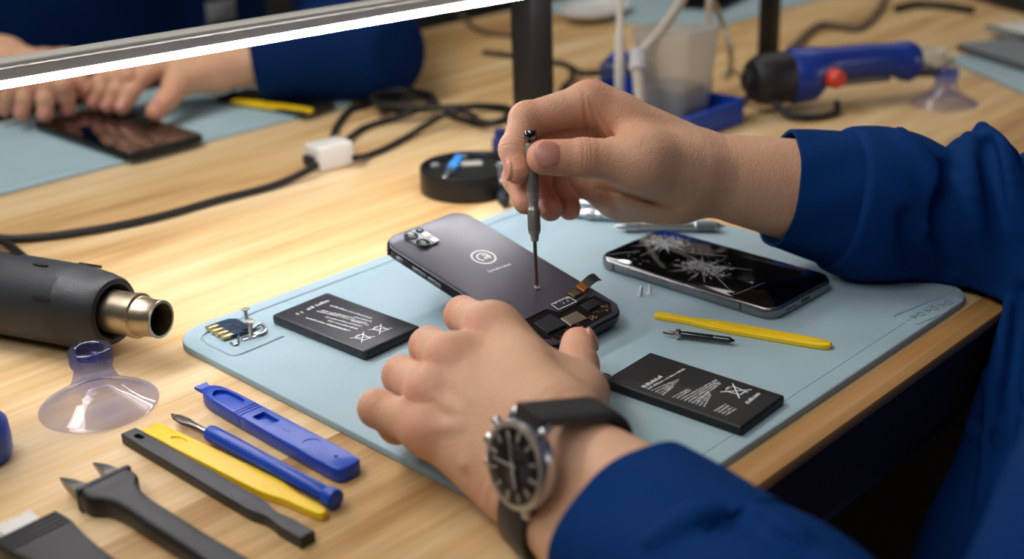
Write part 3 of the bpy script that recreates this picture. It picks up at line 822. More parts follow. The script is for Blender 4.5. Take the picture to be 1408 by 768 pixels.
def jacket2(P):
    d = ellipsoid(P, (.79, 1.555, -.10), np.eye(3), (.270, .140, .34))
    d = smin(d, ellipsoid(P, (.78, 1.55, .16), np.eye(3), (.255, .135, .30)), .06)
    d = smin(d, rcone(P, OSL, OSR, .072, .072), .06); d = smin(d, rcone(P, OCH + [0, 0, .14], ONK, .085, .062), .03)
    a = sleeve(P, [OC0, OC1, OEL, OSL], [.041, .046, .052, .078]); b = sleeve(P, [OD0, OER, OSR], [.043, .056, .078])
    for px, dep, r in ((((445, 72), (480, 62), (505, 54)), (1.40, 1.415, 1.43), .008), (((380, 84), (392, 100)), (1.33, 1.33), .005)):
        a = smin(a, line_ridge(P, px, dep, r), .015)
    d = smin(smin(d, a, .025), b, .025)
    d = d + .004 * np.sin(P[:, 0] * 38 + 2 * np.sin(P[:, 2] * 9)) * np.clip((P[:, 1] - 1.25) * 8, 0, 1)
    d = smax(d, -rcone(P, ONK - [0, 0, .02], ONK + [0, 0, .1], .058, .058), .004)
    d = smax(d, -rcone(P, lerp(OC0, OC1, -.5), lerp(OC0, OC1, .3), .033, .033), .003)
    s2, _ = axis_st(P, OD0, OER); d = np.where(np.linalg.norm(P - OD0, axis=1) < .09, smax(d, -s2, .003), d)
    s_, ab = axis_st(P, OC0, OC1); d = np.where(np.linalg.norm(P - OC0, axis=1) < .10, smax(d, -s_, .003), d)
    d = np.maximum(d, -(P[:, 2] + .34)); return smax(d, -table_box(P), .004)
V, Q = surface(jacket2, (.08, 1.0, -.36), (1.24, 1.75, .52), .008 if FAST else .005)
ojk = link('overall', np_mesh('overall', [(V, Q)]), NAVY2, opp, 180, OM)
bp_ = on_cloth(jacket2, 303, 15, 1.3, 2.0); gn = unit([float(jacket2(np.array([bp_ + e]))[0] - jacket2(np.array([bp_ - e]))[0]) for e in np.eye(3) * .006])
bx_ = unit(np.cross([0, 0, 1.], gn)); by_ = np.cross(gn, bx_)
MB().box(-.024, .024, -.014, .014, -.002, .002, .001, M=frame(bp_ + gn * .001, bx_, by_, gn)).build('name_badge', mat('grey_badge', '#8d9096', .4), ojk)
hair('hair', OHD, fO, sO, HAIRM, opp, OM)
# ------------------------------------------------------------------ common materials
BLKPL = mat('black_plastic', '#1d1e20', .42, var=.12, scale=120, bump=.25, bscale=1800)
GREYPL = mat('dark_grey_plastic', '#2c2d30', .45, var=.12, scale=120, bump=.2, bscale=1600)
YELPL = mat('yellow_plastic', '#f2ca10', .38, var=.02, scale=80)
BLUPL = mat('blue_plastic', '#1846b4', .34, var=.08, scale=80)
BLUPL2 = mat('blue_recess', '#16328c', .4, var=.08)
WHTPL = mat('white_plastic', '#d9d6cf', .4, var=.04)
GLOSS = mat('black_glass', '#050506', .05, var=.1, spec=.5, coat=.3)
GUNM = mat('gunmetal_frame', '#56585d', .28, .9, var=.06)
CHROME = mat('chrome', '#cfd2d6', .14, 1., var=.03)
SILV = mat('satin_silver', '#b4b8bc', .3, .9, var=.06)
NICKEL = mat('nickel_screw', '#cfcabd', .3, .7, var=.1)
GOLD = mat('gold_contact', '#cdbb8a', .3, .9, var=.15)
PRINT = mat('pale_print', '#e9ecef', .6, var=.1)
PRINT2 = mat('grey_print', '#9da1a6', .6, var=.15)
RUBBER = mat('black_rubber', '#131314', .5, var=.15, scale=90)

def marks(mb, x0, x1, y, h, z, density=.8, seed=1, word=6):
    """a line of tiny unreadable characters from x0 to x1, upright along +y"""
    r = random.Random(seed); x = x0; k = 0; cw = h * .62
    while x < x1 - cw:
        if k and r.random() < 1 / word: x += cw * .8; k = 0; continue
        k += 1; t = h * .17; q = r.randrange(5); hh_ = h * (1 if q in (0, 3) else .72)
        def bx(a, b, c, d): mb.add([(a, c, z), (b, c, z), (b, d, z), (a, d, z)], [(0, 1, 2, 3)])
        bx(x, x + t, y, y + hh_)
        if q in (0, 1, 4): bx(x + cw * .72 - t, x + cw * .72, y, y + hh_ * .95)
        if q in (1, 2, 3): bx(x + t, x + cw * .72, y, y + t)
        if q in (0, 2, 4): bx(x + t, x + cw * .72, y + hh_ - t, y + hh_)
        if q in (3, 0): bx(x + t, x + cw * .6, y + hh_ * .42, y + hh_ * .42 + t)
        x += cw
def line_strip(mb, pts, w, z):
    for a, b in zip(pts, pts[1:]):
        a = Vector(a[:2]); b = Vector(b[:2]); d = (b - a); nn = Vector((-d.y, d.x)).normalized() * w / 2
        mb.add([(*(a - nn), z), (*(b - nn), z), (*(b + nn), z), (*(a + nn), z)], [(0, 1, 2, 3)])
def bin_mark(mb, cx, cy, s, z, M=None):
    """crossed-out wheeled bin, upright along +y"""
    k = MB(); w = s * .055
    line_strip(k, [(-.30 * s, .34 * s), (-.20 * s, -.34 * s), (.20 * s, -.34 * s), (.30 * s, .34 * s), (-.36 * s, .34 * s)], w, z)
    line_strip(k, [(-.36 * s, .34 * s), (.38 * s, .34 * s)], w * 1.4, z); line_strip(k, [(-.16 * s, .34 * s), (-.10 * s, .44 * s), (.12 * s, .44 * s), (.16 * s, .34 * s)], w, z)
    line_strip(k, [(-.5 * s, -.48 * s), (.5 * s, .48 * s)], w, z + 2e-5); line_strip(k, [(-.5 * s, .48 * s), (.5 * s, -.48 * s)], w, z + 2e-5)
    k2 = circle(.20 * s, -.40 * s, .055 * s, 10); line_strip(k, k2 + k2[:1], w * .8, z)
    mb.add(k.v, k.f, T(cx, cy, 0) @ (M or Matrix.Identity(4)))

# ------------------------------------------------------------------ the opened phone
pX = unit([.0152, -.9729, -.2309]); pY = np.array([.9998, .0127, .0122]); pY = unit(pY - (pY @ pX) * pX); pZ = np.cross(pX, pY)
pO = np.array([.5041, .5131, .0335]) - pZ * .0012
PHM = frame(pO, pX, pY, pZ); PHI = PHM.inverted()
def ph(x, y, z=0.):
    """photo pixel -> place on the phone's back"""
    d = _ray(x, y); o = pO + pZ * z; t = ((o - CO) @ pZ) / (d @ pZ); p = CO + d * t - pO
    return np.array([p @ pX, p @ pY])
phone = thing('smartphone', 'opened dark grey smartphone with exposed circuit board, tilted under the screwdriver', 'phone', M=PHM)
PL, PW, PT = .150, .0735, .0086
BACK = mat('satin_grey_back', '#4a4a55', .33, .3, var=.05, scale=20, spec=.6)
PFR = mat('dark_phone_frame', '#3b3d42', .25, .85, var=.06)
MB().prism(rrect(0, 0, PL, PW, .0125, 8), -PT, -.0004, .0024, 4).build('frame', PFR, phone)
cov = MB().prism(rrect(0, 0, PL - .0022, PW - .0022, .0116, 8), -.0012, .0002, .0005, 2).build('back_cover', BACK, phone)
c_ = [ph(*q) for q in ((728, 446), (752, 424), (776, 436), (800, 405), (826, 399))]
bay = [(c_[0][0], -PW / 2 + .0030), (c_[0][0], c_[1][1] - .002), (c_[2][0] - .004, c_[2][1]), (c_[3][0] + .002, c_[3][1]), (c_[3][0] + .002, PW / 2 - .0035)]
bay = [(.0445, -PW / 2 + .0035), (.0445, -.006), (.0520, -.002), (.0520, PW / 2 - .006), (.064, PW / 2 - .0042), (.0715, PW / 2 - .012), (.0722, 0), (.0715, -PW / 2 + .012), (.064, -PW / 2 + .0042)]
cut(cov, MB().prism(bay, -.0009, .01))
MB().prism([(x * 1.0, y * .995) for x, y in bay], -.0011, -.00085).build('circuit_board', mat('black_pcb', '#17191b', .5, var=.3, scale=400), phone)
GL = mat('lens_glass', '#0a1016', .12, spec=.35)
# camera block
q = [ph(x, y, .0012) for x, y in ((551.5, 322), (577, 313.5), (607, 330), (582, 341.5))]
cc = sum(q) / 4; cw_, ch_ = abs((q[2] + q[3] - q[0] - q[1])[0]) / 2, abs((q[1] + q[2] - q[0] - q[3])[1]) / 2
cam_b = MB().prism(rrect(*cc, cw_, ch_, .0045, 6), .0001, .0014, .0004, 2).build('camera_block', mat('steel_camera_plate', '#8d979a', .38, .4, var=.05), phone)
for (x, y), r, nm in (((565, 324), .0047, 'lens'), ((581.5, 334), .0047, 'lens'), ((577, 317), .0027, 'small_lens')):
    p = ph(x, y, .0014)
    ln = MB().lathe([(r, .0013), (r, .0019), (r * .9, .0021), (r * .86, .0018)], 28, cap1=False).build(nm, mat('lens_ring', '#15181c', .4, .2), cam_b, M=T(*p, 0))
    MB().lathe([(r * .87, .0012), (r * .87, .00175), (r * .5, .0019), (r * .05, .00192)], 24).build('lens_glass', GL, ln)
    MB().lathe([(r * .40, .00190), (r * .42, .00198), (r * .30, .00200)], 20).build('iris', mat('iris_ring', '#46545e', .3, .2), ln)
FLM = mat('flash_lens', '#f4f1e6', .3, emit='#fff6e0', estr=.05)
for x, y in ((586, 322), (598, 329.5)):
    p = ph(x, y, .0014); MB().prism(rrect(p[0], p[1], .0052, .0048, .001), .0013, .0017, .0002, 1).build('flash', FLM, cam_b)
# emblem and wordmark
p = ph(664.8, 353.5); lg = MB()
def arc(cx, cy, r, a0, a1, w, z, n=40):
    pts = [(cx + r * math.cos(a0 + (a1 - a0) * i / n), cy + r * math.sin(a0 + (a1 - a0) * i / n)) for i in range(n + 1)]; line_strip(lg, pts, w, z)
zl = .00026; E0 = (p[0], p[1])
arc(*E0, .0078, 0, 2 * PI, .0015, zl, 56)
arc(E0[0], E0[1], .0043, math.radians(35), math.radians(320), .0014, zl + 1e-5)
arc(E0[0] + .0004, E0[1] + .0008, .0021, math.radians(-60), math.radians(205), .0009, zl + 2e-5, 20)
line_strip(lg, [(E0[0] + .0012, E0[1] - .0006), (E0[0] + .0001, E0[1] + .0040)], .0010, zl + 3e-5)
lg.build('emblem', PRINT, phone, None)
a, b = ph(673.5, 374.5), ph(703.5, 364); wm = MB(); wl = np.linalg.norm(b - a)
def wbox(x0, x1, y0, y1): wm.add([(x0, y0, zl), (x1, y0, zl), (x1, y1, zl), (x0, y1, zl)], [(0, 1, 2, 3)])
wbox(0, .0006, 0, .0030); wbox(.0006, .0014, 0, .0007)
r_ = random.Random(3); x = .0019
while x < wl - .0012:
    wbox(x, x + .0004, 0, .0017); wbox(x + .0010, x + .0014, 0, .0017); wbox(x, x + .0014, .0012 if r_.random() < .5 else 0, .0017 if r_.random() < .7 else .0005); x += .0021
wm.build('wordmark', PRINT, phone, None, M=T(a[0], a[1], 0) @ RZ(math.atan2(b[1] - a[1], b[0] - a[0])))
# side buttons and aerial gaps on the long edge
def side_x(px, py):
    d = _ray(px, py); o = pO - pY * (PW / 2); t = ((o - CO) @ pY) / (d @ pY); v = CO + d * t - pO; return v @ pX
for (a, b) in (((546, 345), (555, 353)), ((568, 361), (587, 373)), ((589, 375), (607, 388))):
    x0, x1 = side_x(*a), side_x(*b)
    MB().box(x0, x1, -PW / 2 - .0006, -PW / 2 + .001, -.0058, -.0034, .0005).build('side_button', mat('steel_button', '#8d9097', .25, .9), phone)
for x in (-.0655, .0655):
    for s in (-1, 1): MB().box(x - .0005, x + .0005, s * (PW / 2 + .00005) - .0004, s * (PW / 2 + .00005) + .0004, -.0068, -.0018).build('aerial_gap', BLKPL, phone)
# parts on the bare board
def flat(nm, pts, z0, z1, m, par=phone, bev=.0002):
    return MB().prism([tuple(ph(x, y, z1)) for x, y in pts], z0, z1, bev, 1).build(nm, m, par)
CHIP = mat('black_chip', '#25272b', .35, var=.1); CHIP2 = mat('matte_black_chip', '#141517', .5)
flat('processor_chip', ((734, 443), (757, 431), (780, 445), (753.5, 457)), -.0009, .0011, CHIP)
flat('shield_plate', ((771, 437), (792.5, 427), (808.6, 437), (785, 447)), -.0009, .0005, mat('tin_shield', '#a89f92', .38, .85, var=.06))
sm = flat('sub_board', ((757, 418), (782, 406.6), (794, 414), (768, 426)), .0002, .0010, CHIP2)
ol = MB(); pts = [tuple(ph(x, y, .0011)) for x, y in ((758, 418), (781.5, 407.4), (793, 414), (768, 425.2))]; line_strip(ol, pts + pts[:1], .0005, .00104)
a, b = ph(764, 421), ph(785, 411); r_ = random.Random(5)
for k in range(14):
    t = r_.random(); c = a + (b - a) * t + np.array([r_.uniform(-.0016, .0016), r_.uniform(-.0006, .0006)])
    line_strip(ol, [c, c + np.array([r_.uniform(-.0012, .0012), r_.uniform(-.001, .001)])], .0005, .00105)
ol.build('white_traces', PRINT, sm, None)
cn = flat('ribbon_connector', ((778, 402), (790, 395.6), (802, 402), (790, 409)), .0002, .0016, CHIP)
flat('contact_pad', ((780.5, 402), (790, 397.4), (799, 402), (790, 406.8)), .0015, .0018, mat('brass_pad', '#8a7440', .35, .7), cn)
flat('cable_socket', ((791, 411.5), (806, 403), (808.5, 406.5), (794, 415)), .0002, .0012, mat('grey_socket', '#3a3c40', .4, .3))
flat('square_chip', ((798, 418.5), (816, 409), (826, 417.6), (810, 426)), -.0009, .0008, CHIP2)
brk = MB(); line_strip(brk, [tuple(ph(x, y, -.0006)) for x, y in ((795, 424), (808, 431.5), (830, 420))], .0012, -.0005); brk.build('metal_bracket', mat('dull_bracket', '#8a8278', .4, .8), phone, None)
MB().prism([tuple(ph(x, y, .0022)) for x, y in ((792, 392), (799, 386), (812, 391), (803.5, 400))], .0012, .0020, .0003, 1).build('flex_joint', mat('amber_flex', '#b9701c', .3, .4, var=.5, scale=350), phone)
e0, e1 = ph(805, 389.5, .003), ph(820, 381, .006)
u = unit(e1 - e0); w_ = np.array([-u[1], u[0]]) * .0042; fl_ = MB(); rs = []
for t in np.linspace(0, 1, 9):
    c = e0 + (e1 - e0) * t * 1.15; z = .0019 + .0042 * math.sin(t * PI * .62)
    rs.append([(*(c - w_), z), (*(c + w_), z), (*(c + w_), z + .00035), (*(c - w_), z + .00035)])
fl_.rings(rs); fl_.build('flex_ribbon', mat('black_flex', '#141210', .4), phone)
r_ = random.Random(11); CM = [mat('tan_capacitor', '#8f7a5e', .45), mat('copper_part', '#a0583a', .35, .6), mat('dark_resistor', '#2c2a2a', .4), mat('tin_part', '#9a9ca0', .3, .8)]
for k in range(42):
    if k < 20: px, py = 811 + 27 * (k / 20) + r_.uniform(-2, 2), 433 - 15 * (k / 20) + r_.uniform(-3, 8)
    else: px, py = 762 + 40 * ((k - 20) / 22) + r_.uniform(-3, 3), 462 - 20 * ((k - 20) / 22) + r_.uniform(-2, 7)
    c = ph(px, py)
    if not (.045 < c[0] < .0705 and abs(c[1]) < PW / 2 - .006): continue
    a, b, hgt = r_.uniform(.0005, .0013), r_.uniform(.0004, .0008), r_.uniform(.0004, .0011)
    MB().box(-a, a, -b, b, -.0009, -.0009 + hgt).build('surface_component', r_.choice(CM), phone, M=T(*c, 0) @ RZ(r_.choice((0, PI / 2))))

# ------------------------------------------------------------------ the screwdriver and the screw under it
def screw(nm_label, cat_grp, M, L_=.006, r=.0008, hr=.0017, m=None):
    t = thing('screw', nm_label, 'screw', M=M, group=cat_grp)
    MB().lathe([(hr * .8, L_ - .0009), (hr, L_ - .0006), (hr, L_ - .0002), (hr * .7, L_), (hr * .35, L_), (hr * .3, L_ - .0004)], 20).build('head', m or NICKEL, t)
    sh = MB().lathe([(r * .3, 0), (r * .9, .0008)] + [(r * (1 if i % 2 else .82), .0008 + (L_ - .0016) * i / 14) for i in range(15)] + [(r, L_ - .0008)], 14).build('thread', m or NICKEL, t)
    return t
tp = ph(738, 398); tipW = pO + pX * tp[0] + pY * tp[1] + pZ * .0002
zdrv = atd(729.5, 190, .7515) - tipW; zdrv = unit(zdrv); xd = unit(np.cross([0, 1, 0], zdrv)); yd = np.cross(zdrv, xd)
screw('tiny bright screw standing on the phone back under the screwdriver tip', None, frame(tipW, pX, pY, pZ), .0022, .0007, .0019)
DL = float(np.linalg.norm(atd(729.5, 190, .7515) - tipW))
drv = thing('screwdriver', 'slim steel precision screwdriver held upright on the phone', 'screwdriver', M=frame(tipW + zdrv * .0022, xd, yd, zdrv))
STL2 = mat('worn_steel', '#a5a29c', .38, .75, var=.12, scale=300)
MB().lathe([(.0004, 0), (.0010, .0006), (.0011, .004), (.0012, .028), (.0013, .030)], 16).build('blade', mat('dark_steel', '#6b6662', .3, .9), drv)
s = DL / .096
hp = [(r * 1.15, z) for r, z in [(.0013, .0285), (.0021, .029), (.0023, .033), (.0031, .0335), (.0033, .035), (.0033, .049), (.0031, .0495), (.0026, .051), (.0026, .0545), (.0031, .056), (.0033, .058), (.0033, .090), (.0022, .091)]]
MB().lathe([(r, z * s) for r, z in hp], 28).build('handle', STL2, drv)
kn = MB()
for k in range(22):
    kn.box(.0034, .0040, -.00022, .00022, .0355 * s, .0488 * s, M=RZ(2 * PI * k / 22))
    kn.box(.0034, .0040, -.00022, .00022, .060 * s, .084 * s, M=RZ(2 * PI * k / 22))
kn.build('knurling', mat('knurled_steel', '#8d8a84', .4, .7), drv)
MB().lathe([(.0020, .0905), (.0020, .0925), (.0036, .0930), (.0040, .0940), (.0040, .0972), (.0034, .0985), (.0010, .0988)], 28, M=Matrix.Scale(1, 4) @ T(0, 0, (s - 1) * .0905)).build('swivel_cap', mat('dark_chrome', '#70757c', .15, 1.), drv)

# ------------------------------------------------------------------ batteries
BATM = mat('battery_wrap', '#2a2c31', .45, var=.08, scale=40)
BATM2 = mat('battery_wrap_black', '#17181a', .55, var=.1, scale=40)
def plane_local(M, z):
    o = np.array(M.translation); X = np.array(M.col[0][:3]); Y = np.array(M.col[1][:3])
    def f(px, py):
        p = at(px, py, o[2] + z) - o; return np.array([p @ X, p @ Y])
    return f
# left battery
bl = [at(x, y, MT + .0062) for x, y in ((373, 432), (450, 402), (577, 447), (503, 485))]
bc = sum(bl) / 4; ux = unit((bl[3] - bl[0]) + (bl[2] - bl[1])); bl_l = (np.linalg.norm(bl[3] - bl[0]) + np.linalg.norm(bl[2] - bl[1])) / 2; bl_w = (np.linalg.norm(bl[1] - bl[0]) + np.linalg.norm(bl[2] - bl[3])) / 2
BM = frame((bc[0], bc[1], MT), ux, (-ux[1], ux[0], 0), (0, 0, 1))
bat = thing('battery', 'charcoal battery with two crossed-bin symbols, beside the circuit board piece', 'battery', M=BM)
MB().prism(rrect(0, 0, bl_l, bl_w, .0022, 4), 0, .0064, .0016, 3).build('cell', BATM, bat)
MB().box(bl_l / 2 - .0004, bl_l / 2 + .0003, -bl_w * .44, bl_w * .44, .0018, .0046).build('end_strip', mat('end_strip_black', '#101114', .35), bat)
f = plane_local(BM, .0064); zt = .00645; lb = MB()
a, b = f(410, 432.5), f(457, 412)                # title runs across the short side
ti = MB(); tl = np.linalg.norm(b - a); marks(ti, 0, tl * .22, 0, .0030, zt, seed=2, word=9); marks(ti, tl * .30, tl, 0, .0034, zt, seed=4, word=12)
lb.add(ti.v, ti.f, T(a[0], a[1], 0) @ RZ(math.atan2(b[1] - a[1], b[0] - a[0])))
rows = (((453, 420), (513, 439), 2), ((441, 427), (487, 438), 0), ((435, 428), (505, 445), 1), ((447, 436), (500, 450), 3), ((420, 437), (478, 455), 4), ((450, 441), (492, 453), 5), ((455, 448), (484, 456), 6), ((486, 436), (512, 443), 7), ((482, 441), (507, 447.5), 8))
for (p0, p1, sd) in rows:
    a, b = f(*p0), f(*p1); k = MB(); marks(k, 0, np.linalg.norm(b - a), 0, .0017, zt, seed=20 + sd, word=7)
    lb.add(k.v, k.f, T(a[0], a[1], 0) @ RZ(math.atan2(b[1] - a[1], b[0] - a[0])))
for px in ((498.5, 463.5), (523, 452)):
    c = f(*px); bin_mark(lb, c[0], c[1], .0108, zt, RZ(PI / 2))
lb.build('printed_label', PRINT, bat, None)
MB().lathe([(.0006, 0), (.0006, .0002)], 10, M=T(*f(391, 430), .0064)).build('test_dot', CHIP2, bat)
# right battery
br = [at(x, y, MT + .0056) for x, y in ((832, 521), (892, 484), (1077, 541), (1022, 590))]
bc = sum(br) / 4; ux = unit((br[3] - br[0]) + (br[2] - br[1])); br_l = (np.linalg.norm(br[3] - br[0]) + np.linalg.norm(br[2] - br[1])) / 2; br_w = (np.linalg.norm(br[1] - br[0]) + np.linalg.norm(br[2] - br[3])) / 2
BM2 = frame((bc[0], bc[1], MT), ux, (-ux[1], ux[0], 0), (0, 0, 1))
bat2 = thing('battery', 'black battery with one crossed-bin symbol, beside the watch strap', 'battery', M=BM2)
MB().prism(rrect(0, 0, br_l, br_w, .0015, 4), 0, .0058, .0016, 3).build('cell', BATM2, bat2)
f = plane_local(BM2, .0058); zt = .00585; lb = MB()
def across(p0, p1, h, sd, word=7):
    a, b = f(*p0), f(*p1); k = MB(); marks(k, 0, np.linalg.norm(b - a), 0, h, zt, seed=sd, word=word)
    lb.add(k.v, k.f, T(a[0], a[1], 0) @ RZ(math.atan2(b[1] - a[1], b[0] - a[0])))
across((887, 533), (914, 516.5), .0028, 31, 30); across((892, 535), (943, 507), .0016, 32)
for k in range(4): across((897 + 5 * k, 537 + 2 * k), (936 - 3 * k, 521 + 3.4 * k), .0012, 40 + k)
for k in range(9): across((926 + 5.4 * k, 546 + 1.6 * k), (984 - (18 if k > 5 else 0) + 1.6 * k - (34 if k < 2 else 0), 518 + 1.8 * k + (9 if k > 5 else 0) + (16 if k < 2 else 0)), .0012, 50 + k)
for k in range(4): across((984 + 5 * k, 565 + 1.8 * k), (1000 + 4.6 * k, 555 + 2.2 * k), .0012, 70 + k)
c = f(1012, 537); bin_mark(lb, c[0], c[1], .0125, zt, RZ(PI / 2))
across((1029, 555), (1047, 540), .0026, 80, 30)
lb.build('printed_label', PRINT, bat2, None)
a = f(836, 513); MB().tube([(*(a + [.004, -.003]), .003), (*a, .0032), (*(a - [.0035, -.001]), .0022)], .0014, 8).build('tab_cable', RUBBER, bat2)
MB().box(-.0022, .0022, -.0032, .0032, .0004, .0036, .0006, M=T(*(a - [.0030, -.0005]), 0)).build('connector', mat('black_connector', '#1a1a12', .35, .2, var=.4, scale=500), bat2)

# ------------------------------------------------------------------ phone with the shattered screen
cr = [at(x, y, MT + .0084) for x, y in ((819, 351), (910, 314), (1147, 378), (1067, 429))]
bc = sum(cr) / 4; ux = unit((cr[3] - cr[0]) + (cr[2] - cr[1])); cl = (np.linalg.norm(cr[3] - cr[0]) + np.linalg.norm(cr[2] - cr[1])) / 2; cwd = (np.linalg.norm(cr[1] - cr[0]) + np.linalg.norm(cr[2] - cr[3])) / 2
CM_ = frame((bc[0], bc[1], MT), ux, (-ux[1], ux[0], 0), (0, 0, 1))
cph = thing('smartphone', 'black smartphone lying face up with shattered screen, by the sleeve cuff', 'phone', M=CM_)
MB().prism(rrect(0, 0, cl, cwd, .0115, 8), 0, .0084, .0026, 4).build('frame', mat('silver_frame', '#8d8b8d', .26, .9, var=.05), cph)
MB().prism(rrect(0, 0, cl - .0026, cwd - .0026, .0103, 8), .0076, .0087, .0004, 2).build('screen', GLOSS, cph)
f = plane_local(CM_, .0087); ck = MB(); r_ = random.Random(21); zc = .00876
def shard(c, a, ln, w):
    d = np.array([math.cos(a), math.sin(a)]); nn = np.array([-d[1], d[0]]) * w / 2
    ck.add([(*c, zc), (*(c + d * ln * .4 + nn), zc), (*(c + d * ln), zc), (*(c + d * ln * .4 - nn), zc)], [(0, 1, 2, 3)])
for (px, n_, R0, cnt) in (((915, 333), .5, .016, 420), ((966, 369), .5, .018, 420)):
    c0 = f(*px); sub_ = [np.array([r_.gauss(0, .0075), r_.gauss(0, .0035)]) for _ in range(7)]
    for k in range(cnt):
        a = r_.uniform(0, 2 * PI); rr = R0 * abs(r_.gauss(0, .40)); c = c0 + sub_[r_.randrange(len(sub_))] + rr * np.array([math.cos(a), math.sin(a)]) * np.array([1.1, .7])
        shard(c, a + r_.gauss(0, .8), r_.uniform(.0008, .0036), r_.uniform(.0003, .0011))
    for k in range(34):
        a = r_.uniform(0, 2 * PI); shard(c0 + .006 * np.array([math.cos(a), math.sin(a)]), a, r_.uniform(.006, .022), r_.uniform(.00015, .0004))
for k in range(40):
    c = f(r_.uniform(860, 1000), 345 + r_.uniform(-14, 22)); shard(c, r_.uniform(0, 6.3), r_.uniform(.001, .004), r_.uniform(.0001, .0004))
for p0, p1 in (((1012, 404), (1052, 388)), ((965, 364), (1035, 371)), ((925, 345), (1000, 352)), ((880, 345), (835, 350)), ((915, 335), (880, 352)), ((985, 380), (1010, 405))):
    a, b = f(*p0), f(*p1)
    if abs(a[0]) < cl / 2 - .002 and abs(b[0]) < cl / 2 - .002: line_strip(ck, [a, b], .00025, zc)
vs = np.array(ck.v); keep = [fc for fc in ck.f if all(abs(vs[i][0]) < cl / 2 - .002 and abs(vs[i][1]) < cwd / 2 - .002 for i in fc)]; ck.f = keep
ck.build('crack_pattern', mat('crushed_glass', '#c9ced4', .5, var=.2), cph, None)
for x0, x1 in ((-.052, -.043), (-.038, -.026), (-.024, -.012)):
    MB().box(x0, x1, -cwd / 2 - .0005, -cwd / 2 + .001, .0030, .0054, .0005).build('side_button', mat('steel_button', '#8d9097', .25, .9), cph)
for s in (-1, 1): MB().box(.0475, .0483, s * cwd / 2 - .0003, s * cwd / 2 + .0003, .0018, .0066).build('aerial_gap', BLKPL, cph)
MB().box(-.0570, -.0562, -cwd / 2 - .0003, -cwd / 2 + .0003, .0018, .0066).build('aerial_gap', BLKPL, cph)
MB().box(cl / 2 - .0008, cl / 2 + .0002, -.005, .005, .0030, .0054, .0004).build('charging_port', BLKPL, cph)
for k in range(5): MB().lathe([(.0007, 0), (.0007, .0004)], 10, M=T(cl / 2 - .0002, -.012 - k * .0024, .0042) @ RY(PI / 2)).build('speaker_hole', BLKPL, cph)
# ------------------------------------------------------------------ small things on the mat
c, rz, L_ = span((901, 436), (1143, 479), MT)
sp = thing('spudger', 'yellow plastic spudger lying on the mat beside the shattered phone', 'spudger', (c[0], c[1], MT), rz)
h = L_ / 2
MB().prism(blade([(-h, .0022), (-h * .96, .0031), (-h * .75, .0030), (-h * .56, .0026), (-h * .44, .0042), (-h * .2, .0054), (h * .2, .0054), (h * .8, .0049), (h * .95, .0040), (h, .0018)]), 0, .0034, .0008, 3).build('shaft', YELPL, sp)
MB().prism(blade([(-h * .36, .0006), (-h * .2, .0028), (h * .2, .0030), (h * .8, .0024), (h * .9, .0006)]), .0033, .0037, .0003, 1).build('raised_rib', YELPL, sp)
c, rz, L_ = span((911, 459), (1010, 471), MT + .002)
bit = thing('screwdriver_bit', 'short dark steel driver bit beside the yellow spudger on the mat', 'driver bit', (c[0], c[1], MT + .0034), rz)
MB().lathe([(.0004, -L_ / 2), (.0010, -L_ / 2 + .001), (.0012, -L_ / 2 + .007), (.0017, -L_ / 2 + .0075)], 14, M=RY(PI / 2)).build('tip', mat('dark_steel', '#6b6662', .3, .9), bit)
MB().lathe([(.0018, -L_ / 2 + .0075), (.0033, -L_ / 2 + .0085), (.0033, -L_ / 2 + .0105), (.0020, -L_ / 2 + .0115)], 8, M=RY(PI / 2)).build('collar', CHROME, bit)
MB().lathe([(.0019, -L_ / 2 + .0112), (.0021, -L_ / 2 + .014), (.0021, L_ * .2), (.0018, L_ * .21), (.0020, L_ * .23), (.0020, L_ / 2 - .003), (.0012, L_ / 2 - .002), (.0006, L_ / 2)], 12, M=RY(PI / 2)).build('shank', mat('blued_steel', '#4a4c50', .22, .95), bit)
for px, lab, tilt in (((882, 406), 'tiny steel screw standing on its head, farther from the shattered phone', .10), ((893, 403), 'tiny steel screw standing on its head, nearer to the shattered phone', -.06)):
    p = at(*px, MT)
    M = T(p[0], p[1], MT + .0068) @ RX(PI + tilt) @ RZ(.4)
    screw(lab, 'screws standing by the shattered phone', M, .0072, .0013, .0024, mat('bright_screw_steel', '#c4c8ca', .3, .6))

# circuit piece with its screws and clips in the corner pocket
q = [at(x, y, MT + .002) for x, y in ((289, 446), (325, 437), (345, 452), (306, 468))]
c = sum(q) / 4; ux = unit((q[1] - q[0]) + (q[2] - q[3])); pl = np.linalg.norm(q[1] - q[0]) * .5 + np.linalg.norm(q[2] - q[3]) * .5; pw = np.linalg.norm(q[3] - q[0]) * .5 + np.linalg.norm(q[2] - q[1]) * .5
pcb = thing('circuit_board_piece', 'small blue circuit board piece with gold contacts in the mat corner pocket', 'circuit board', M=frame((c[0], c[1], MT), ux, (-ux[1], ux[0], 0), (0, 0, 1)))
PCBM = mat('blue_pcb', '#20344c', .4, var=.3, scale=400)
MB().prism([(-pl / 2 + .004, -pw / 2), (pl / 2, -pw / 2), (pl / 2, pw / 2 - .004), (pl / 2 - .004, pw / 2), (-pl / 2 + .004, pw / 2)], .0014, .0028, .0001, 1).build('board', PCBM, pcb)
for k in range(4):
    y = -pw / 2 + pw * (k + .5) / 4
    MB().prism(rrect(-pl / 2 + .0022, y, .0075, pw * .19, .0004), .0010, .0031, .0004, 2).build('gold_contact', GOLD, pcb)
for x, y, s in ((.001, .002, .0016), (.004, -.0015, .0012), (.0005, -.003, .0010)):
    MB().prism([(x - s, y - s * .7), (x + s, y - s * .5), (x, y + s)], .0027, .0031).build('solder_pad', GOLD, pcb)
MB().box(pl / 2 - .006, pl / 2 - .001, -pw / 2 + .001, -pw / 2 + .003, .0027, .0036, .0002).build('surface_component', CHIP2, pcb)
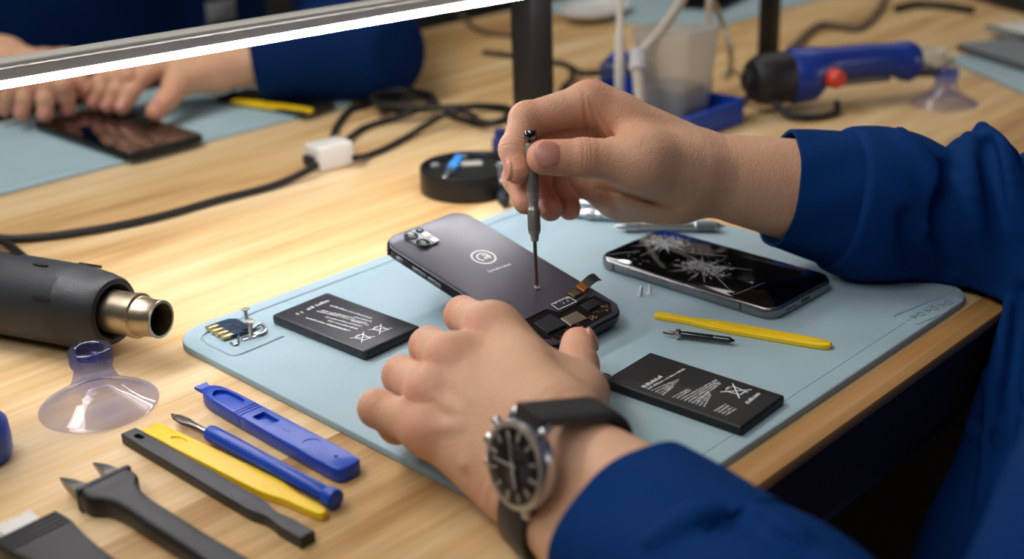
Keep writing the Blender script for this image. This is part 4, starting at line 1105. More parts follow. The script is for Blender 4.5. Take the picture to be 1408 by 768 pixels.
SP = 'screws in the mat corner pocket'
p = at(339, 457, MT); screw('steel screw standing head up behind the shorter one beside the circuit board piece', SP, T(p[0] + .006, p[1] + .007, MT) @ RX(-.06), .0125, .0014, .0030)
p = at(345, 463, MT); screw('steel screw standing head up in front, over the metal clip', SP, T(p[0], p[1], MT) @ RY(.05) @ RX(.04), .0115, .0015, .0031)
def wire(nm, lab, cat, pts, r, m=CHROME):
    o = pts[0]; t = thing(nm, lab, cat, (o[0], o[1], MT))
    MB().tube([(p[0] - o[0], p[1] - o[1], p[2] - MT) for p in pts], r, 8).build('wire', m, t); return t
P_ = lambda x, y, z: at(x, y, MT + z)
wire('metal_ring', 'bent steel ring clip lying at the right of the circuit board piece', 'clip', [P_(348, 452, .0015), P_(355, 446, .0022), (P_(362, 447, .0024)), P_(365, 454, .0018), P_(360, 459, .0012), P_(351, 459, .0012)], .0011, SILV)
wire('wire_hook', 'tiny steel wire hook lying in front of the circuit board piece', 'hook', [P_(328, 459, .0045), P_(328, 466, .0012), P_(327, 472, .0008), P_(322, 474, .0007), P_(317, 471, .0007)], .00065, mat('screw_steel', '#8f9294', .25, .95))
a, b = P_(332, 468, 0), P_(356, 461, 0); d = b - a
cl_ = thing('metal_clip', 'small flat bright metal strip lying under the front screw in the pocket', 'clip', (*(a + b)[:2] / 2, MT), math.atan2(d[1], d[0]))
MB().prism(rrect(0, 0, float(np.linalg.norm(d)), .0038, .0015), 0, .0013, .0004, 2).build('strip', CHROME, cl_)
MB().lathe([(.0016, .0012), (.0016, .0018), (.001, .0020)], 14, M=T(.005, 0, 0)).build('stud', NICKEL, cl_)

# bright tools behind the hand, at the far edge of the mat
def pen_tool(label, p0, p1, z, prof, m=SILV, extra=None):
    c, rz, L_ = span(p0, p1, MT + z); t = thing('precision_tool', label, 'tool', (c[0], c[1], MT + z), rz)
    MB().lathe([(r, (u - .5) * L_) for r, u in prof], 16, M=RY(PI / 2)).build('shaft', m, t); return t, L_
t, L_ = pen_tool('long slim silver tool lying behind the fingers of the hand', (782, 292), (950, 307), .004, [(.0016, 0), (.0034, .02), (.0036, .2), (.0042, .21), (.0042, .28), (.0034, .29), (.0034, .8), (.0014, .98), (.0006, 1)])
MB().lathe([(.0046, -.35 * L_), (.0050, -.33 * L_), (.0050, -.29 * L_), (.0046, -.27 * L_)], 16, M=RY(PI / 2)).build('collar', BRUSH, t)
t, L_ = pen_tool('silver knurled precision tool lying between the shattered phone and the wrist', (845, 311), (998, 311), .0042, [(.0008, 0), (.0022, .06), (.0024, .09), (.0042, .10), (.0042, .22), (.0034, .23), (.0034, .72), (.0040, .73), (.0040, .92), (.0012, .96), (.0006, 1)])
MB().lathe([(.0041, .24 * L_), (.0041, .40 * L_)], 16, M=RY(PI / 2), cap0=True).build('grip_sleeve', mat('grey_grip', '#7d8388', .4, .6), t)
# tweezers: two arms joined at the back
c, rz, L_ = span((800, 285), (935, 300), MT + .004)
tw = thing('tweezers', 'silver tweezers lying behind the long slim tool, half under the hand', 'tweezers', (c[0] + .012, c[1] + .012, MT), rz)
for s in (-1, 1):
    MB().tube([(-L_ / 2, 0, .0035), (-L_ / 4, s * .0022, .0035), (L_ / 6, s * .0048, .0035), (L_ / 2, s * .0012, .0035)], lambda t: .0030 - .0018 * t, 8, sq=.6).build('arm', SILV, tw)
for k, (px, s) in enumerate((((806, 281), 1.), ((817, 284), .9))):
    p = at(*px, MT); n_ = thing('hex_nut', ('small bright nut at the far mat edge, nearer the fingertips', 'small bright nut at the far mat edge, nearer the palm')[k], 'nut', (p[0], p[1], MT), .3, 'nuts at the far mat edge')
    o = MB().prism(circle(0, 0, .0042 * s, 6), 0, .0034, .0004, 1).build('body', CHROME, n_); cut(o, MB().prism(circle(0, 0, .0022, 16), -.001, .006))

# ------------------------------------------------------------------ opening tools on the bench
def ribbed(mb, xs, w, z, t=.0005, l=.0007):
    for x in xs: mb.box(x - l / 2, x + l / 2, -w, w, z - .001, z + t)
c, rz, L_ = span((277, 536), (484, 650), .004); h = L_ / 2
bt = thing('opening_tool', 'blue plastic case opener with hooked tip and pocket clip, beside the mat', 'opening tool', (c[0], c[1], 0), rz)
bb = MB().prism(blade([(-h + .0065, .0022), (-h + .0075, .0040), (-h * .80, .0068), (-h * .6, .0078), (-h * .1, .0080), (h * .5, .0082), (h * .9, .0082), (h * .975, .0072), (h, .0042)]), .0004, .0088, .0014, 3).build('body', BLUPL, bt)
cut(bb, MB().prism([(x, y) for x, y in blade([(-h * .78, .001), (-h * .74, .0042), (-h * .62, .0052), (-h * .44, .0050), (-h * .42, .001)])], .0068, .02))
cut(bb, MB().prism(rrect(-h * .06, 0, h * .22, .0075, .0008), .0064, .02)); cut(bb, MB().prism(circle(h * .52, 0, .0046, 24), .0084, .02)); cut(bb, MB().prism(circle(h * .82, 0, .0011, 12), .0080, .02))
gr = MB()
for x in (-h * .34, -h * .30, -h * .26): gr.tube([(x, -.012, .009), (x, .012, .009)], .0007, 6, smooth=1)
for x in (-h * .34, -h * .30, -h * .26):
    for s in (-1, 1): gr.tube([(x, s * .0083, -.01), (x, s * .0083, .02)], .0006, 6, smooth=1)
cut(bb, gr)
rs = [[(x, y, z) for y, z in ((-w, z0), (w, z0), (w, z1), (-w, z1))] for x, w, z0, z1 in ((-h + .0090, .0030, .0030, .0072), (-h + .0055, .0026, .0044, .0070), (-h + .0030, .0034, .0052, .0074), (-h, .0042, .0062, .0078))]
MB().rings(rs).build('hook_tip', BLUPL, bt)
MB().prism(rrect(h * .20, 0, h * .10, .002, .0008), .0086, .0090, .0002, 1).build('raised_rib', BLUPL, bt)

c, rz, L_ = span((235, 567), (463, 688), .0055); h = L_ / 2
kn_ = thing('scraper', 'blue round-handled scraper with pointed steel blade, between opener and yellow spudger', 'scraper', (c[0], c[1], .0058), rz)
rs = []
for x, w, t in ((-h, .0003, .0003), (-h + .006, .0030, .0006), (-h + .014, .0036, .0011), (-h + .020, .0024, .0018), (-h + .030, .0022, .0020), (-h + .042, .0022, .0021)):
    rs.append([(x, w * math.cos(a), t * math.sin(a) - .001) for a in [2 * PI * i / 12 for i in range(12)]])
MB().rings(rs).build('blade', mat('ground_steel', '#9c958c', .25, .95, var=.15), kn_)
MB().lathe([(.0030, -h + .036), (.0044, -h + .037), (.0047, -h + .040), (.0047, -h * .2), (.0043, h * .2), (.0040, h * .86), (.0034, h * .875), (.0036, h * .89), (.0050, h * .91), (.0054, h * .95), (.0050, h * .99), (.0035, h)], 24, M=RY(PI / 2)).build('handle', BLUPL, kn_)

c, rz, L_ = span((207, 592), (447, 711), .0015); h = L_ / 2
ys = thing('spudger', 'yellow plastic spudger with pointed end, on the bench beside the black spudger', 'spudger', (c[0], c[1], 0), rz)
yb = MB().prism(blade([(-h, .0046), (-h * .97, .0058), (-h * .86, .0058), (-h * .76, .0056), (-h * .6, .0062), (0, .0066), (h * .42, .0066), (h * .54, .0056), (h * .64, .0040), (h * .86, .0034), (h * .97, .0026), (h, .0014)]), .0003, .0046, .0007, 3).build('shaft', YELPL, ys)
cut(yb, MB().prism(blade([(-h * .72, .0004), (-h * .68, .0026), (-h * .62, .0030), (-h * .56, .0024), (-h * .54, .0004)]), .0038, .01))

c, rz, L_ = span((178, 601), (424, 745), .002); h = L_ / 2
bs = thing('spudger', 'black nylon spudger with square holed end, between pliers and yellow spudger', 'spudger', (c[0], c[1], 0), rz)
bb = MB().prism(blade([(-h, .0044), (-h * .9, .0047), (h * .42, .0050), (h * .50, .0050), (h * .56, .0042), (h * .62, .0030), (h * .70, .0030), (h * .76, .0040), (h * .82, .0042), (h, .0041)]), 0, .0064, .0006, 3).build('shaft', GREYPL, bs)
cut(bb, MB().prism(rrect(-h * .86, 0, .0068, .0034, .0012), .0040, .02))
MB().box(-h - .0045, -h + .001, -.0006, .0006, .0024, .0032, .0002).build('wire_end', SILV, bs)

c, rz, L_ = span((143, 672), (345, 800), .006); h = L_ / 2
pk = thing('prying_pliers', 'black-handled prying tool with two steel prongs, left of the spudgers', 'prying tool', (c[0], c[1], 0), rz)
hd = MB(); NST = [(-h, .0135, .0122), (-h + .0015, .0142, .0128), (-h + .008, .0142, .0128), (-h + .012, .0125, .0124), (-h + .018, .0088, .0120), (-h + .030, .0072, .0115), (-h * .2, .0072, .0110), (h * .3, .0070, .0110), (h * .9, .0078, .0108), (h, .0060, .0100)]
rs = []
for x, w, z1 in [(p.x, p.y, p.z) for p in catmull(NST, 4)]:
    rs.append([(x, yy, zz) for yy, zz in [(p[0], p[1] + z1 / 2) for p in rrect(0, 0, 2 * w, z1, .0035, 4)]])
hd.rings(rs).build('handle', BLKPL, pk)
MB().box(-h - .0006, -h + .0030, -.0146, .0146, .0006, .0134, .0008).build('collar', GREYPL, pk)
for s in (-1, 1):
    rs = [[(x, y0 + sy * w, zz) for sy, zz in ((-1, z0), (1, z0), (1, z1), (-1, z1))] for x, y0, w, z0, z1 in ((-h + .001, s * .0082, .0034, .004, .0095), (-h - .007, s * .0088, .0036, .0040, .0095), (-h - .016, s * .0092, .0024, .0050, .0088), (-h - .025, s * .0092, .0005, .0060, .0074))]
    MB().rings(rs).build('prong', mat('dark_prong', '#8b8987', .28, .9, var=.2), pk)

# tool cut off by the lower left corner
c, rz, L_ = span((40, 738), (130, 800), .006)
cbr = thing('cleaning_brush', 'black-handled cleaning brush with stubby white bristles, nearest the lower left corner', 'brush', (c[0], c[1], 0), rz)
MB().prism(blade([(-.030, .0155), (-.029, .0165), (-.016, .0165), (-.010, .0150), (.010, .0125), (.05, .0110), (.09, .010), (.092, .006)]), .0010, .0125, .0025, 3).build('handle', BLKPL, cbr)
rb = MB()
for k in range(4): rb.box(-.0265 + k * .0035, -.0250 + k * .0035, -.0145, .0145, .0120, .0131, .0003)
rb.build('grip_ridge', BLKPL, cbr)
br_ = MB(); r_ = random.Random(9)
for k in range(260):
    y, z = r_.uniform(-.0085, .0085), r_.uniform(.0035, .0100); e = r_.uniform(-.0012, .0012)
    br_.add([(-.029, y - .0004, z), (-.029, y + .0004, z), (-.043, y + .0004 + e, z + e * .5), (-.043, y - .0004 + e, z + e * .5)], [(0, 1, 2, 3)])
br_.box(-.0415, -.029, -.0083, .0083, .0036, .0098)
br_.build('bristles', mat('white_bristle', '#dcdad4', .6, var=.1, scale=900, stretch=(1, 8, 8)), cbr, None)

# cup-shaped thing at the left edge
p = at(-34, 632, 0)
cup = thing('suction_lifter', 'blue and black suction lifter cut off by the left edge of view', 'suction lifter', (p[0], p[1], 0))
MB().lathe([(.0150, 0), (.0180, .001), (.0195, .004), (.0200, .012), (.0195, .020), (.0170, .0235), (.0120, .0245)], 36).build('base_cup', BLUPL, cup)
MB().lathe([(.0110, .024), (.0120, .026), (.0120, .032), (.0150, .036), (.0155, .044), (.0130, .046), (.0120, .049), (.0145, .053), (.0155, .060), (.0140, .066), (.005, .068)], 32).build('grip', BLKPL, cup)

# suction cups
def cup_glass(nm, c):
    """thin clear vinyl: see-through with a sheen, bluer where it is thick"""
    m = bpy.data.materials.new(nm); m.use_nodes = True; nt = m.node_tree; N = nt.nodes; L = nt.links; N.remove(N['Principled BSDF']); out = N['Material Output']
    lw = N.new('ShaderNodeLayerWeight'); lw.inputs['Blend'].default_value = .30
    tcx = N.new('ShaderNodeTexCoord'); sp_ = N.new('ShaderNodeSeparateXYZ'); L.new(tcx.outputs['Object'], sp_.inputs[0])
    mr = N.new('ShaderNodeMapRange'); mr.inputs['From Min'].default_value = .010; mr.inputs['From Max'].default_value = .027; L.new(sp_.outputs['Z'], mr.inputs['Value'])
    mxm = N.new('ShaderNodeMath'); mxm.operation = 'MAXIMUM'; L.new(mr.outputs[0], mxm.inputs[0])
    pw = N.new('ShaderNodeMath'); pw.operation = 'POWER'; pw.inputs[1].default_value = 1.7; L.new(lw.outputs['Facing'], pw.inputs[0]); L.new(pw.outputs[0], mxm.inputs[1])
    nz = N.new('ShaderNodeTexNoise'); nz.inputs['Scale'].default_value = 40; L.new(tcx.outputs['Object'], nz.inputs['Vector'])
    mx = N.new('ShaderNodeMix'); mx.data_type = 'RGBA'; mx.inputs['A'].default_value = (.975, .97, .985, 1); mx.inputs['B'].default_value = (*lin(c), 1); L.new(mxm.outputs[0], mx.inputs['Factor'])
    tr = N.new('ShaderNodeBsdfTransparent'); L.new(mx.outputs['Result'], tr.inputs['Color'])
    df = N.new('ShaderNodeBsdfDiffuse'); df.inputs['Color'].default_value = (*lin('#c9c6de'), 1)
    m0 = N.new('ShaderNodeMixShader'); m0.inputs[0].default_value = .05; L.new(tr.outputs[0], m0.inputs[1]); L.new(df.outputs[0], m0.inputs[2])
    gl = N.new('ShaderNodeBsdfGlossy'); gl.inputs['Roughness'].default_value = .03
    f4 = N.new('ShaderNodeMath'); f4.operation = 'POWER'; f4.inputs[1].default_value = 5.; L.new(lw.outputs['Facing'], f4.inputs[0])
    fr = N.new('ShaderNodeMath'); fr.operation = 'MULTIPLY_ADD'; fr.inputs[1].default_value = .35; fr.inputs[2].default_value = .055; L.new(f4.outputs[0], fr.inputs[0])
    m1 = N.new('ShaderNodeMixShader'); L.new(fr.outputs[0], m1.inputs[0]); L.new(m0.outputs[0], m1.inputs[1]); L.new(gl.outputs[0], m1.inputs[2])
    L.new(m1.outputs[0], out.inputs['Surface']); return m
CUPM = cup_glass('clear_blue_vinyl', '#a3b2f4')
p = at(137, 557, 0); R0 = .0330
cup_out = [(R0, .0009), (R0 * .985, .0020), (R0 * .88, .0042), (R0 * .70, .0074), (R0 * .52, .0112), (R0 * .405, .0155), (R0 * .34, .0205), (R0 * .315, .0240), (R0 * .32, .0252), (R0 * .345, .0262), (R0 * .36, .0280), (R0 * .36, .0345), (R0 * .34, .0360), (R0 * .28, .0362), (R0 * .23, .0350), (R0 * .21, .0300), (R0 * .02, .0292)]
cup_in = [(R0 * .02, .0150), (R0 * .20, .0140), (R0 * .36, .0112), (R0 * .52, .0086), (R0 * .70, .0052), (R0 * .88, .0022), (R0 * .985, .0006)]
sc1 = thing('suction_cup', 'clear bluish suction cup lying in front of the grey heat gun nozzle', 'suction cup', (p[0], p[1], 0))
MB().lathe([(max(q.x, .0004), max(q.y, .0003)) for q in catmull([(r, z, 0) for r, z in cup_in + cup_out], 3)], 64).build('cup', CUPM, sc1, 180)
p2 = at(1297, 143, 0)
copy_thing(sc1, 'clear bluish suction cup standing at the right, beyond the navy sleeve', T(p2[0], p2[1], 0) @ RZ(1.))

# ------------------------------------------------------------------ heat gun
a, b = at(-20, 398, .0285), at(222, 439, .0285); ax_ = unit(b - a); L_ = float(np.linalg.norm(b - a)); yv = unit(np.cross([0, 0, 1], ax_)); zv = np.cross(ax_, yv)
hg = thing('heat_gun', 'dark grey heat gun with brass-coloured nozzle lying at the left of the bench', 'heat gun', M=frame(a, ax_, yv, zv))
HGM = mat('charcoal_housing', '#25282c', .5, var=.1, scale=150, bump=.25, bscale=1200)
mb = MB(); rs = []; n = 48
def oct_r(r, th, k): return r * (1 - k * (math.cos(4 * th) * .5 + .5) * .06)
XS = [(-.26, .010, 0), (-.255, .020, 0), (-.16, .0262, 0), (-.06, .0270, 0), (0, .0262, .0), (L_ - .095, .0262, .2), (L_ - .072, .0260, .6), (L_ - .064, .0264, 1), (L_ - .063, .0258, 1), (L_ - .046, .0238, 1), (L_ - .037, .0216, .6), (L_ - .0355, .0205, .3), (L_ - .0350, .0172, 0), (L_ - .040, .0150, 0), (L_ - .055, .0148, 0)]
for x, r, k in XS: rs.append([(x, oct_r(r, 2 * PI * j / n, k) * math.cos(2 * PI * j / n), oct_r(r, 2 * PI * j / n, k) * math.sin(2 * PI * j / n)) for j in range(n)])
mb.rings(rs, cap1=False).build('housing', HGM, hg, 30)
NZM = mat('heat_tinted_steel', '#b5a78e', .30, .9, var=.35, scale=90)
MB().lathe([(.0134, L_ - .054), (.0134, L_ - .019), (.0140, L_ - .0186), (.0140, L_ - .0158), (.0124, L_ - .0152), (.0121, L_ - .0125), (.0115, L_ - .008), (.0115, L_ - .0015), (.0118, L_ - .0005), (.0116, L_), (.0100, L_), (.0098, L_ - .004), (.0098, L_ - .030), (.0002, L_ - .030)], 40, M=RY(PI / 2)).build('nozzle', NZM, hg)
MB().lathe([(.0097, L_ - .010), (.0092, L_ - .0101), (.0090, L_ - .022), (.0002, L_ - .022)], 32, M=RY(PI / 2), cap0=False).build('heater_core', mat('dark_core', '#1c1712', .7), hg)
for th, x, l in ((58, L_ - .062, .018), (98, L_ - .085, .012), (22, L_ - .062, .016), (150, L_ - .070, .014), (-20, L_ - .09, .012), (75, L_ - .115, .010)):
    MB().prism(blade([(-l / 2, .0003), (-l * .3, .0012), (l * .3, .0012), (l / 2, .0003)]), -.0012, .0004, 0).build('vent_slot', RUBBER, hg, M=T(x, 0, 0) @ RX(math.radians(th - 90)) @ T(0, 0, .0262))
MB().tube([(-.09, -.004, .0), (-.115, -.055, -.003), (-.14, -.115, -.004)], lambda t: .0175 - .002 * t, 20).build('handle', HGM, hg)
MB().lathe([(.0274, -.012), (.0280, -.010), (.0280, -.004), (.0272, -.002)], 48, M=RY(PI / 2)).build('band', mat('blue_grey_band', '#3d4650', .5), hg)
# its cord leaves behind it
pts = [at(0, 331, .006), at(22, 345, .005), at(40, 362, .006)]
ext = [at(-90, 372, .012), at(-40, 338, .006)] + pts + [at(52, 385, .006)]
HGI = hg.matrix_basis.inverted()
MB().tube([HGI @ Vector(p) for p in ext], .0034, 10).build('cord', RUBBER, hg)
# ------------------------------------------------------------------ bench lamp
LB0, LB1 = aty(-160, 130, .700), aty(735, -19, .700)
ldir = unit(LB1 - LB0); LLEN = float(np.linalg.norm(LB1 - LB0)) + .05
lampM = frame(LB0, ldir, unit(np.cross([0, 0, 1], ldir)), np.cross(ldir, unit(np.cross([0, 0, 1], ldir))))
lamp = thing('bench_lamp', 'long grey LED strip lamp on a wide black post before the far hands', 'lamp', M=lampM)
ALU = mat('grey_aluminium', '#d2d1ca', .38, .2, var=.04, scale=8, stretch=(.2, 60, 60)); ALU2 = mat('dark_aluminium', '#77756f', .45, .5, var=.05)
def extr(prof, x0, x1): return MB().rings([[(x0, y, z) for y, z in prof], [(x1, y, z) for y, z in prof]])
S = 1.0
prof = [(y * .66, z * .66) for y, z in ((.016, .010), (.012, .0125), (-.004, .0125), (-.0068, .0118), (-.0082, .0102), (-.0086, .0085), (-.0082, .0070), (-.0074, .0062), (-.0078, .0030), (-.0090, -.0030), (-.0080, -.0044), (.012, -.0090), (.016, -.0050))]
prof2 = [(y * .66, z * .66) for y, z in ((-.0088, -.0050), (-.0098, -.0056), (-.0098, -.0098), (-.0088, -.0104), (.004, -.0104), (.004, -.0070))]
extr(prof, 0, LLEN).build('housing', ALU, lamp, 40)
LED = mat('led_diffuser', '#ffffff', .4, emit='#fdfaff', estr=47.0, var=0)
extr(prof2, .001, LLEN - .001).build('diffuser', LED, lamp, 40)
for x in (0, LLEN): MB().box(x - .0015, x + .0015, -.0060, .0112, -.0060, .0088, .0008).build('end_cap', ALU2, lamp)
POST = mat('black_post', '#1b1b1c', .4, .3, var=.1)
LI = lampM.inverted()
def lamp_post(px, py, wpx, hz, par, PMi):
    p = at(px, py, 0); dep = float((p - CO) @ FW); w = wpx * dep / F_PX / 1.40; Mp = PMi @ T(p[0], p[1], 0)
    MB().box(-w / 2, w / 2, -w / 2, w / 2, .006, hz, .002, M=Mp).build('post', POST, par)
    MB().box(-w * 1.0, w * 1.0, -w * 1.0, w * 1.0, 0, .0062, .002, M=Mp).build('base_plate', POST, par)
    return p, PMi @ Vector((p[0], p[1], .17))
p, pl_ = lamp_post(736, 214, 57, .26, lamp, LI)
MB().box(pl_.x - .012, pl_.x + .012, .009, pl_.y, -.003, .007, .001).build('bracket', POST, lamp)
lamp2 = thing('bench_lamp', 'second bench lamp with thin black post standing behind the blue hot air gun', 'lamp', (1.184, .762, 0))
p, _ = lamp_post(1055, 96, 31, .36, lamp2, lamp2.matrix_basis.inverted())
o = extr(prof, 0, 1.1).build('housing', ALU, lamp2, 40, M=T(-.03, -.032, .345))
extr(prof2, .001, 1.099).build('diffuser', mat('led_diffuser_dim', '#ffffff', .4, emit='#fdfaff', estr=6.0, var=0), lamp2, 40, M=T(-.03, -.032, .345))

# ------------------------------------------------------------------ phone under the far hands
q = [at(x, y, .0045 + .008) for x, y in ((70, 172), (120, 140), (274, 184), (186, 211))]
bc = (q[0] + q[1] + q[2] + q[3]) / 4
ux = unit((q[3] - q[0]) + (q[2] - q[1])); lx = (np.linalg.norm(q[3] - q[0]) + np.linalg.norm(q[2] - q[1])) / 2; ly = (np.linalg.norm(q[1] - q[0]) + np.linalg.norm(q[2] - q[3])) / 2
fp = thing('smartphone', 'black smartphone lying under the hands of the person across the bench', 'phone', M=frame((bc[0], bc[1], .0042), ux, (-ux[1], ux[0], 0), (0, 0, 1)))
MB().prism(rrect(0, 0, max(lx, .135), max(ly, .070), .011, 6), 0, .0078, .0022, 3).build('frame', mat('black_phone_frame', '#191a1c', .3, .5), fp)
MB().prism(rrect(0, 0, max(lx, .135) - .004, max(ly, .070) - .004, .0095, 6), .0072, .0082, .0003, 1).build('screen', GLOSS, fp)
# pouch with yellow tool on the far mat
c, rz, L_ = span((318, 131), (442, 152), .006)
po = thing('tool_tray', 'narrow black tool tray on the far mat by the navy sleeve', 'tray', (c[0], c[1], .0040), rz)
o = MB().prism(rrect(0, 0, L_, .050, .008), 0, .0060, .001, 2).build('tray_shell', BLKPL, po); cut(o, MB().prism(rrect(0, 0, L_ - .008, .042, .006), .0022, .02))
c, rz, L_ = span((322, 139), (428, 154), .008)
yt = thing('spudger', 'yellow spudger lying in the black tray on the far mat', 'spudger', (c[0], c[1], .0062), rz)
MB().prism(blade([(-L_ / 2, .004), (-L_ * .4, .0062), (L_ * .3, .0075), (L_ * .47, .0065), (L_ / 2, .003)]), 0, .0045, .0012, 2).build('shaft', YELPL, yt)
c, rz, L_ = span((318, 128), (400, 134), .008)
gt = thing('tweezers', 'grey tweezers lying behind the yellow spudger in the black tray', 'tweezers', (c[0], c[1], .0064), rz)
for s in (-1, 1): MB().tube([(-L_ / 2, 0, .003), (0, s * .004, .003), (L_ / 2, s * .001, .003)], .0022, 8).build('arm', SILV, gt)

# ------------------------------------------------------------------ white adapter and cables
q = [at(x, y, 0) for x, y in ((441, 238), (489, 226))]; d = q[1] - q[0]; aw = float(np.linalg.norm(d)); arz = math.atan2(d[1], d[0]); mid = (q[0] + q[1]) / 2; nrm_ = np.array([-math.sin(arz), math.cos(arz), 0])
if nrm_[1] < 0: nrm_ = -nrm_
ad = thing('power_adapter', 'small white adapter block joining the black cables on the bench', 'adapter', (*(mid + nrm_ * .014)[:2], 0), arz)
MB().box(-aw / 2, aw / 2, -.014, .014, 0, .0225, .003, seg=3).build('case', WHTPL, ad)
MB().box(-aw / 2 - .006, -aw / 2 + .001, -.007, .007, .004, .014, .002).build('socket', BLKPL, ad)
for x in (-aw * .22, aw * .2): MB().box(x - .004, x + .004, .0135, .018, .005, .014, .0015).build('socket', BLKPL, ad)
def cable(lab, pts, r, m=RUBBER, nm='cable', cat='cable', group=None):
    o = pts[len(pts) // 2]; t = thing(nm, lab, cat, (o[0], o[1], 0), group=group)
    MB().tube([(p[0] - o[0], p[1] - o[1], p[2]) for p in pts], r, 10, smooth=8).build('wire', m, t); return t
z = .0034
cable('long black cable running from the left edge to the white adapter', [at(-120, 300, z), at(-40, 320, z), at(20, 328, z), at(110, 319, z), at(210, 300, z), at(300, 275, z), at(370, 257, z), at(412, 240, .006), at(436, 226, .010)], .0033)
cable('black cable rising from the adapter top to the far mat corner, farthest left of three', [at(455, 206, .012), at(457, 190, .006), at(464, 172, z), at(480, 152, z), at(498, 146, z), at(508, 142, z), at(524, 138, z), at(556, 135, z), at(588, 134, z), at(600, 141, z), at(588, 149, z), at(556, 152, z), at(528, 151, z)], .0032)
cable('black cable curving from the adapter back to the cable coil, middle of three', [at(472, 203, .012), at(478, 192, .005), at(500, 176, z), at(530, 166, z), at(552, 160, .006), at(572, 152, .0105), at(592, 141, .0108), at(594, 131, .0108), at(566, 125, .0108), at(530, 127, .0108), at(514, 136, .0108), at(530, 147, .0108), at(580, 149, .0108), at(626, 147, .0105), at(660, 147, .006), at(684, 149, z), at(700, 155, z), at(690, 165, z), at(664, 170, z), at(636, 164, z), at(616, 157, z)], .0032)
cable('black cable leaving the right of the adapter toward the tangled coil, nearest of three', [at(488, 217, .010), at(505, 214, z), at(530, 204, z), at(560, 188, z), at(586, 172, .008), at(606, 160, .0120), at(630, 152, .0180), at(650, 146, .0180), at(680, 146, .0140), at(700, 149, .0110), at(705, 160, .0105), at(684, 169, .0105), at(660, 166, .0110), at(644, 156, .0150), at(610, 149, .0180), at(560, 147, .0182), at(520, 142, .0182), at(512, 134, .0182), at(530, 126, .0182), at(560, 124, .0182)], .0032)
cable('black cable lying behind the lamp post toward the blue tray', [at(665, 72, z), at(700, 76, z), at(735, 84, z), at(775, 88, z), at(800, 100, z), at(830, 98, z), at(852, 92, z)], .0034)
cable('brown-grey cable curving over the far bench top left of the lamp post', [at(632, 18, z), at(650, 36, z), at(672, 45, z), at(705, 49, z), at(730, 52, z)], .0034, mat('brown_grey_rubber', '#5a4d3e', .5))
cable('dark cable hanging behind the post toward the bench', [at(786, 92, .012), at(786, 108, .008), at(775, 120, z), at(765, 140, z)], .0034)

# ------------------------------------------------------------------ round parts dish and what lies in it
pc = at(645, 240, .012); DR = float(np.linalg.norm(at(712, 236, .012) - at(579, 236, .012))) / 2
dish = thing('parts_dish', 'round black magnetic parts dish on the bench beyond the opened phone', 'dish', (pc[0], pc[1], 0))
MB().lathe([(DR * .97, 0), (DR, .001), (DR, .0195), (DR * .985, .0210), (DR * .95, .0212), (DR * .93, .0200), (DR * .92, .0150), (DR * .3, .0146), (.0002, .0146)], 64).build('bowl', mat('black_dish', '#1a1918', .38, var=.1, spec=.5), dish)
ZD = .0147
def in_dish(px, py): return at(px, py, ZD + .002)
def stick(nm, lab, cat, p0, p1, r, m, parts=(), z=ZD, group=None):
    a = at(*p0, z + r); b = at(*p1, z + r); d = b - a; L_ = float(np.linalg.norm(d))
    t = thing(nm, lab, cat, (*(a + b)[:2] / 2, z + r), math.atan2(d[1], d[0]), group)
    MB().lathe([(r * .6, -L_ / 2), (r, -L_ / 2 + r * .5), (r, L_ / 2 - r * .5), (r * .6, L_ / 2)], 12, M=RY(PI / 2)).build('shaft', m, t)
    for u0, u1, k, mm, pn in parts:
        MB().lathe([(r * k * .9, (u0 - .5) * L_), (r * k, (u0 - .48) * L_), (r * k, (u1 - .52) * L_), (r * k * .9, (u1 - .5) * L_)], 12, M=RY(PI / 2)).build(pn, mm, t)
    return t
stick('plastic_pick', 'silver pick with light blue end lying in the round parts dish', 'pick', (610, 247), (632, 216), .0026, SILV, ((.45, .98, 1.5, mat('light_blue_plastic', '#3f8fe0', .35), 'grip'),))
c, rz, L_ = span((633, 227), (664, 225), ZD)
wb = thing('metal_strip', 'pale flat metal strip lying in the middle of the parts dish', 'strip', (c[0], c[1], ZD), rz)
MB().prism(rrect(0, 0, L_, .010, .002), 0, .002, .0005, 1).build('strip', mat('pale_strip', '#a6a59c', .4, .3), wb)
for k, (px, lab) in enumerate((((598, 229), 'grey flat button magnet lying at the left of the dish'), ((638, 217), 'grey round spacer at the far side of the dish'))):
    p = at(*px, ZD); t = thing('spacer', lab, 'spacer', (p[0], p[1], ZD)); MB().lathe([(.0035, 0), (.0042, .0006), (.0042, .0026), (.0034, .0032), (.0018, .0032), (.0016, .0026)], 18).build('disc', BRUSH, t)
stick('screw', 'long silver screw lying across the right rim of the parts dish', 'screw', (687, 226), (691, 250), .0026, SILV, ((0, .16, 1.9, CHROME, 'head'),), z=.0212)
for k, (px, lab) in enumerate((((672, 255), 'brass standoff stuck on the dish side, upper one of two'), ((674, 264), 'brass standoff stuck on the dish side, lower one of two'))):
    d = unit(np.array([*(at(674, 258, 0) - pc)[:2], 0])); p = pc + d * (DR + .0012); zz = .0150 if k == 0 else .0055
    t = thing('standoff', lab, 'standoff', M=T(p[0], p[1], zz) @ RZ(math.atan2(d[1], d[0])) @ RY(PI / 2), group='brass standoffs on the dish')
    MB().lathe([(.0028, -.0012), (.0030, 0), (.0030, .0028), (.0018, .0032), (.0015, .002)], 16).build('body', GOLD, t)
a, b = at(688, 256, .004), at(694, 281, .004); d = b - a
ps = thing('plastic_plug', 'dark jointed plug leaning against the parts dish beside the hand', 'plug', (*(a + b)[:2] / 2, .0058), math.atan2(d[1], d[0]))
